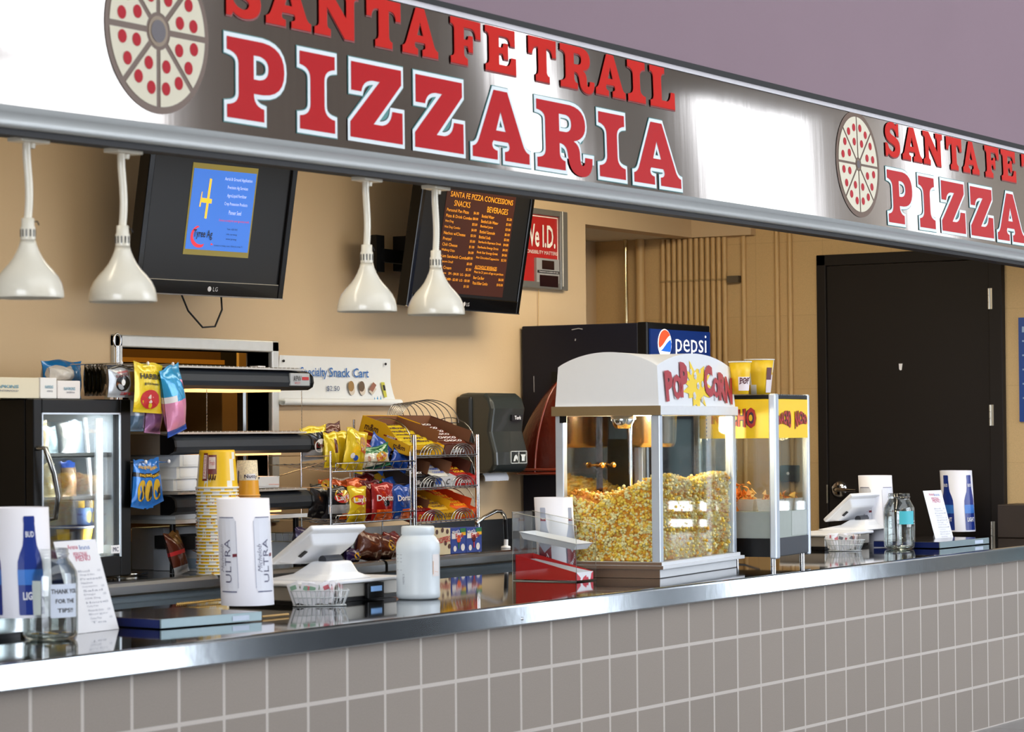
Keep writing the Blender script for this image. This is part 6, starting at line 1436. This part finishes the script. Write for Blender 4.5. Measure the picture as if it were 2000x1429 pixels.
# popcorn heap (uncountable): many popped kernels over a filled core
PMt = Matrix.Translation(PM) @ Matrix.Rotation(pphi, 4, 'Z')
def hp(u, v):      # heap height over the base, u across, v deep
    return .318+.012*math.sin(u*9)-.17*max(0, v-.05)*(1-.55*u)+.085*math.exp(-((u-.06)/.16)**2-((v-.93)/.22)**2)
pr = np.random.default_rng(3)
def kernel_proto(seed):
    r_ = np.random.default_rng(seed); bm = bmesh.new()
    for k in range(4):
        c = r_.normal(0, .0036, 3); r = r_.uniform(.0034, .0058)
        g = bmesh.ops.create_icosphere(bm, subdivisions=1, radius=r)
        for v in g['verts']: v.co += Vector(c)
    V = np.array([tuple(v.co) for v in bm.verts]); bm.verts.index_update(); F = [tuple(v.index for v in f.verts) for f in bm.faces]; bm.free(); return V, F
protos = [kernel_proto(s) for s in range(8)]
heapv = []; heapf = []; heapm = []
def put_kernel(p, sc=1., brown=False):
    V, F = protos[pr.integers(8)]; A_ = pr.normal(size=(3, 3)); Q_, _ = np.linalg.qr(A_); b = len(heapv)
    heapv.extend((V*sc*pr.uniform(1.0, 1.55)) @ Q_+np.array(p)); mi = 3 if brown and pr.uniform() < .7 else pr.choice(3, p=(.46, .34, .20))
    heapf.extend(tuple(i+b for i in f) for f in F); heapm.extend([mi]*len(F))
mg = .020
for k in range(1900):      # against the front and side glass
    u = pr.uniform(.04, .96); z = H1+pr.uniform(.004, hp(u, 0)); put_kernel((u*PW, mg+pr.uniform(0, .012), z))
for k in range(1150):
    v = pr.uniform(.06, .95); z = H1+pr.uniform(.004, hp(0, v)); put_kernel((mg+pr.uniform(0, .012), v*PD, z))
for k in range(1500):
    u, v = pr.uniform(.04, .95), pr.uniform(.06, .9); put_kernel((u*PW, v*PD, H1+hp(u, v)+pr.uniform(-.006, .006)), brown=(u < .3 and v > .6))  # back left kernels browner: warm light on the heap put into their colour
core = M(); core.grid(lambda u, v: (.026+(PW-.052)*u, .026+(PD-.06)*v, H1+hp(u, v)-.008), 24, 16)
for a, c in (((0, 0), (1, 0)), ((1, 0), (1, 1)), ((1, 1), (0, 1)), ((0, 1), (0, 0))):
    core.grid(lambda s, h: (.026+(PW-.052)*(a[0]+(c[0]-a[0])*s), .026+(PD-.06)*(a[1]+(c[1]-a[1])*s), H1+.002+(hp(a[0]+(c[0]-a[0])*s, a[1]+(c[1]-a[1])*s)-.010)*h), 20, 4)
K1 = mat('popcorn_pale', (255, 242, 180), .6, noise=.12, nscale=90, sss=.0); K2 = mat('popcorn_butter', (255, 220, 92), .6, noise=.12, nscale=90); K3 = mat('popcorn_hull', (244, 180, 54), .6, noise=.2, nscale=120); K4 = mat('popcorn_core', (214, 140, 40), .8, noise=.3, nscale=120)
heap = M(); heap.v = [tuple(map(float, q_)) for q_ in heapv]; heap.f = heapf; heap.m = [int(x) for x in heapm]; heap.s = [True]*len(heapf)
heap.add(core.v, core.f, 3)
ho = heap.build('popcorn', [K1, K2, K3, K4]); ho.location = PM; ho.rotation_euler = (0, 0, pphi)
tag(ho, 'heap of yellow popcorn filling the glass popcorn machine', 'popcorn'); ho['kind'] = 'stuff'

# ------------------------------------------------------------------ nacho cabinet
c0 = at(1516, 1092, Z=ZC+.03); NX, NY = c0.x, c0.y; nphi = math.radians(6)
nt_ = thing('nacho_cabinet', 'tall glass nacho warmer cabinet with yellow header right of the popcorn machine', 'warmer', (NX, NY, ZC+.001), nphi)
zt = at(1516, 769, Y=NY).z-ZC; r1 = at(1609, 1078, Z=ZC+.03); NW = .44; ND = .36
NZ0 = .03
for x, y, wd in ((-.012, -.006, .050), (NW-.022, -.004, .026), (-.01, ND-.03, .03), (NW-.025, ND-.03, .026)):
    q = M(); q.box(x, x+wd, y, y+.03, NZ0, zt); q.build('corner_post', ALU if y < .1 else STEEL, nt_, bevel=.006)
q = M(); q.box(0, NW-.005, .004, ND-.004, NZ0+.008, NZ0+.085); q.build('base_box', BLACK, nt_)
q = M(); q.box(.03, NW-.02, .001, .004, NZ0+.012, NZ0+.085); q.build('grille', mat('base_grey', (64, 68, 76), .4, .4), nt_)
q = M(); q.box(.01, NW-.012, .008, ND-.01, NZ0+.085, NZ0+.195); q.build('drawer_bin', mat('bin_grey', (172, 180, 172), .45), nt_)
q = M(); q.box(NW*.5, NW-.02, .0055, .0085, NZ0+.09, NZ0+.192); q.build('bin_panel', mat('bin_panel_grey', (190, 196, 190), .45), nt_)
q = M(); q.box(0, NW, 0, ND, zt-.022, zt-.004); q.build('top_plate', BLACK, nt_, bevel=.003)
q = M()
for k in range(16): q.box(.03+k*(NW-.06)/16, .042+k*(NW-.06)/16, -.001, ND, zt-.006, zt-.002)
q.build('top_vents', STEEL, nt_)
NYL = mat('nacho_yellow', (250, 206, 22), .35, emit=.12, noise=.02)
hz0 = zt-.185
q = M(); q.box(.036, NW-.020, -.001, .006, hz0, zt-.022); q.build('front_header', NYL, nt_)
q = M(); q.box(-.001, .005, .024, ND-.03, hz0, zt-.022); q.build('side_header', NYL, nt_)
def ntext(m, ch, fnx, bold): pass
q = M(); q2 = M()
def warp(x, y, s): return (x, y*(1+.9*(x/s)**2)-.028*(1-(x/s)**2)*-.35)
for cx, s in ((.118, -1), (.325, 1)):
    for mm, bd, nn in ((q2, .10, .0025), (q, .03, .0040)):
        mm.text('NACHO', None, .058, .155, fn=lambda x, y, cx=cx, nn=nn, s=s: (cx+x, -.001-nn, hz0+.085+y*(1.0+.35*(-s*x/.08))-.012*(-s*x/.08)**2), bold=bd)
for mm, bd, nn in ((q2, .10, .0025), (q, .03, .0040)):
    mm.text('NACHO', None, .07, .20, fn=lambda x, y, nn=nn: (-.001-nn, ND*.5-x, hz0+.085+y*(1+.3*(x/.1))), bold=bd)
q2.build('lettering_shadow', mat('nacho_navy', (74, 34, 60), .4), nt_); q.build('lettering', mat('nacho_red', (196, 48, 36), .4), nt_)
q = M(); q.box(.036, NW-.02, .004, .007, NZ0+.195, hz0); q.build('front_glass', GP, nt_)
q = M(); q.box(.003, .006, .026, ND-.03, NZ0+.195, hz0); q.build('side_glass', GP, nt_)
q = M(); q.box(NW-.008, NW-.005, .026, ND-.03, NZ0+.195, hz0); q.build('side_glass', GP, nt_)
q = M(); q.box(0.02, NW-.02, ND-.012, ND-.008, NZ0+.195, hz0); q.build('rear_glass', glass('rear_glass_tint', (214, 200, 176), .05, .25, .06), nt_)
q = M(); q.box(-.0025, -.0005, .33, .335, 0, 0)
for k in range(22): q.box(-.003, -.001, .300, .304, NZ0+.28+k*.0165, NZ0+.288+k*.0165)
q.build('shelf_standard', CHROME, nt_)
for x, y in ((.02, .02), (NW-.05, .02), (.02, ND-.04), (NW-.05, ND-.04)):
    q = M(); q.tube([(x, y, 0), (x, y, NZ0+.01)], .011, 12); q.build('foot', CHROME, nt_)
ln = bpy.data.lights.new('nacho_lamp', 'POINT'); ln.energy = 3.5; ln.color = (1, .78, .42); ln.shadow_soft_size = .04
lo = bpy.data.objects.new('nacho_lamp', ln); lo.location = Matrix.Translation((NX, NY, ZC)) @ Matrix.Rotation(nphi, 4, 'Z') @ Vector((.2, .2, .56)); COL.objects.link(lo)
NT = Matrix.Translation((NX, NY, ZC)) @ Matrix.Rotation(nphi, 4, 'Z')
chipm = [mat('chip_orange', (232, 140, 44), .6, noise=.15), mat('chip_corn', (238, 196, 110), .6, noise=.15)]
def chips(m, c, r, n, h, seed, w=.028):
    r_ = np.random.default_rng(seed)
    for k in range(n):
        p = np.array(c)+np.array((r_.uniform(-r, r), r_.uniform(-r, r), abs(r_.normal(0, h)))); A_ = r_.normal(size=(3, 3)); Q_, _ = np.linalg.qr(A_); s = w*r_.uniform(.7, 1.2)
        T_ = [p+Q_[0]*s*math.cos(a)*.6+Q_[1]*s*math.sin(a)*.6 for a in (0.3, 2.4, 4.5)]; T2 = [t_+Q_[2]*.0022 for t_ in T_]
        m.add(T_+T2, [(0, 1, 2), (5, 4, 3), (0, 3, 4, 1), (1, 4, 5, 2), (2, 5, 3, 0)], int(r_.integers(2)))
for k, (x, y, lab) in enumerate(((.105, .06, 'nacho tray at the front left inside the glass cabinet'), (.225, .06, 'nacho tray in the middle front inside the glass cabinet'), (.345, .06, 'nacho tray at the front right inside the glass cabinet'), (.13, .17, 'heaped nacho tray behind the front left one in the cabinet'))):
    L_ = NT @ Vector((x, y, NZ0+.1965)); t = thing('nacho_portion', lab, 'snack tray', L_, nphi)
    q = M(); w2, d2, hh = .05, .045, .05
    V = [(-w2*.85, -d2*.85, 0), (w2*.85, -d2*.85, 0), (w2*.85, d2*.85, 0), (-w2*.85, d2*.85, 0), (-w2, -d2, hh), (w2, -d2, hh), (w2, d2, hh), (-w2, d2, hh), (-w2*.95, -d2*.95, hh), (w2*.95, -d2*.95, hh), (w2*.95, d2*.95, hh), (-w2*.95, d2*.95, hh), (-w2*.8, -d2*.8, .004), (w2*.8, -d2*.8, .004), (w2*.8, d2*.8, .004), (-w2*.8, d2*.8, .004)]
    q.add(V, [(3, 2, 1, 0), (12, 13, 14, 15)]+[(a+i, a+(i+1) % 4, a+4+(i+1) % 4, a+4+i) for a in (0, 4, 8) for i in range(4)]); q.build('tray', film('clear_tray', (232, 226, 214), .7), t)
    q = M(); chips(q, (0, 0, .018), .03, 46, .02 if k < 3 else .035, 20+k); o = q.build('nacho_chips', chipm, t); o['kind'] = 'stuff'
q = M(); chips(q, (0, 0, .03), .06, 190, .035, 40, .034); q.grid(lambda a, c: ((a-.5)*.16, (c-.5)*.14, .10*math.sin(PI*a)*math.sin(PI*c)-.004), 8, 8)
o = q.build('loose_chips', [mat('chip_deep_orange', (232, 132, 24), .6, noise=.2), chipm[0]]); o.location = NT @ Vector((.11, .26, NZ0+.2)); tag(o, 'loose orange nacho chips piled at the back of the glass cabinet', 'chips'); o['kind'] = 'stuff'
# cups on top of the cabinet
def pop_cup(label, px, ytop, r, h, Y, kind):
    b = at(px, 766, Y=Y); o = thing('popcorn_cup', label, 'cup', (b.x, Y, ZC+.001+zt-.001))
    q = M(); q.lathe([(.0001, 0), (r*.74, 0), (r*.80, h*.28), (r*.90, h*.62), (r, h*.98), (r*.975, h*.98), (r*.72, .004), (.0001, .004)], 40, mf=(lambda i, k: 1 if kind and i in (1, 2, 3) and (k+i*3) % 20 < 4 else 0)); q.build('cup_wall', [BY, BW], o)
    q = M(); q.lathe([(r, h-.005), (r+.0035, h-.003), (r+.003, h), (r-.001, h)], 36); q.build('rim', BW, o)
    a0 = math.atan2(CL.y-Y, CL.x-b.x)
    P = lambda a, z, n=.0012: ((r*(.74+.26*z/h)+n)*math.cos(a0+a), (r*(.74+.26*z/h)+n)*math.sin(a0+a), z)
    q = M(); q.grid(lambda u, v: P((-.2+1.5*u) if not kind else (.55+.75*u), h*(.10+.42*v) if not kind else h*(.06+.5*v)), 10, 3); q.build('white_panel', mat('panel_white', (238, 226, 226), .5, noise=.05), o)
    q = M()
    if kind:
        q.grid(lambda u, v: P(.55+.5*u, h*(.42+.34*v), .0022), 6, 3)
    else:
        q.text('POP', None, h*.2, r*1.1, fn=lambda x, y: P(.5+x/r, h*.40+y, .0022), bold=.03); q.tube([P(-.1, h*.3, .002), P(.6, h*.42, .002), P(1.2, h*.5, .002)], .0022, 5)
    q.build('print', mat('print_brown', (96, 44, 50), .5), o)
    return o
pop_cup('smaller yellow popcorn cup on the nacho cabinet, partly hidden by the popcorn machine', 1446, 704, .046, .135, NY+.10, False)
pop_cup('larger yellow popcorn cup with white stripe on top of the nacho cabinet', 1484, 699, .062, .152, NY+.18, True)
# mains cable behind the popcorn machine base
p = at(1452, 1095, Z=ZC)
q = M(); q.tube([(p.x-.12, p.y+.05, ZC+.006), (p.x+.05, p.y+.02, ZC+.02), (p.x+.28, p.y+.06, ZC+.052), (p.x+.34, p.y+.1, ZC+.055)], .005, 8)
tag(q.build('mains_cable', BLACK), 'short black mains cable between popcorn machine and nacho cabinet', 'cable')

# ------------------------------------------------------------------ fittings on the right wall
t = thing('wall_outlet', 'grey outlet box on the right wall, seen through the nacho cabinet', 'socket', (XR, 0, 0))
a = at(1530, 908, X=XR); b = at(1563, 940, X=XR)
q = M(); q.box(-.05, 0, b.y, a.y, b.z, a.z); q.build('box', mat('outlet_grey', (58, 62, 62), .4, .4), t, bevel=.006)
q = M(); q.lathe([(.0001, .003), (.008, .002), (.009, 0)], 10, T=Matrix.Translation((-.05, (a.y+b.y)/2, (a.z+b.z)/2)) @ Matrix.Rotation(-PI/2, 4, 'Y')); q.build('socket_face', PAPER, t)
t = thing('blue_notice', 'blue notice board on the wall at the right frame edge', 'sign', (XR, .40, 1.434))
q = M(); q.box(-.012, 0, -.45, 0, 0, .548); q.build('board', mat('notice_blue', (22, 68, 142), .4), t)
q = M()
for k in range(5): q.box(-.0135, -.0115, -.42, -.02, .12+.075*k, .128+.075*k)
q.box(-.0135, -.0115, -.42, -.02, .47, .50); q.build('notice_lines', mat('notice_pale', (150, 176, 206), .5), t)

# small odds and ends on the counter
p0, p1 = at(512, 1204, Z=ZC+.006), at(563, 1199, Z=ZC+.006)
q = M(); q.tube([p0, p1], .0036, 6); tag(q.build('wooden_pencil', mat('pencil_wood', (196, 156, 92), .5)), 'thin wooden pencil lying at the right end of the left counter tray', 'pencil')
p0, p1 = at(345, 1180, Z=ZC+.008), at(432, 1171, Z=ZC+.008)
q = M()
for k in range(26):
    c = p0.lerp(p1, k/25); q.tube([c+Vector((0, 0, -.006)), c+Vector((.003, .0, .006))], .0016, 5)
q.tube([p0, p1], .0028, 6); tag(q.build('brass_coil_strip', mat('brass_strip', (206, 170, 96), .4, .6)), 'brassy ridged strip lying behind the left counter tray', 'strip')
a = at(1977, 1030, Y=.34)
t = thing('dark_caddy_box', 'dark wooden box on the counter at the right frame edge', 'box', (a.x, .24, ZC+.001)); w_ = min(.5, XR-.02-a.x)
q = M(); q.box(0, w_, 0, .18, 0, .17); q.build('box_body', mat('dark_walnut', (46, 34, 26), .5, noise=.2, nscale=12), t, bevel=.004)
q = M()
for k in range(3): q.box(-.001, w_, -.003, 0, .03+.05*k, .034+.05*k)
q.build('slat_line', mat('walnut_edge', (92, 66, 44), .5), t)
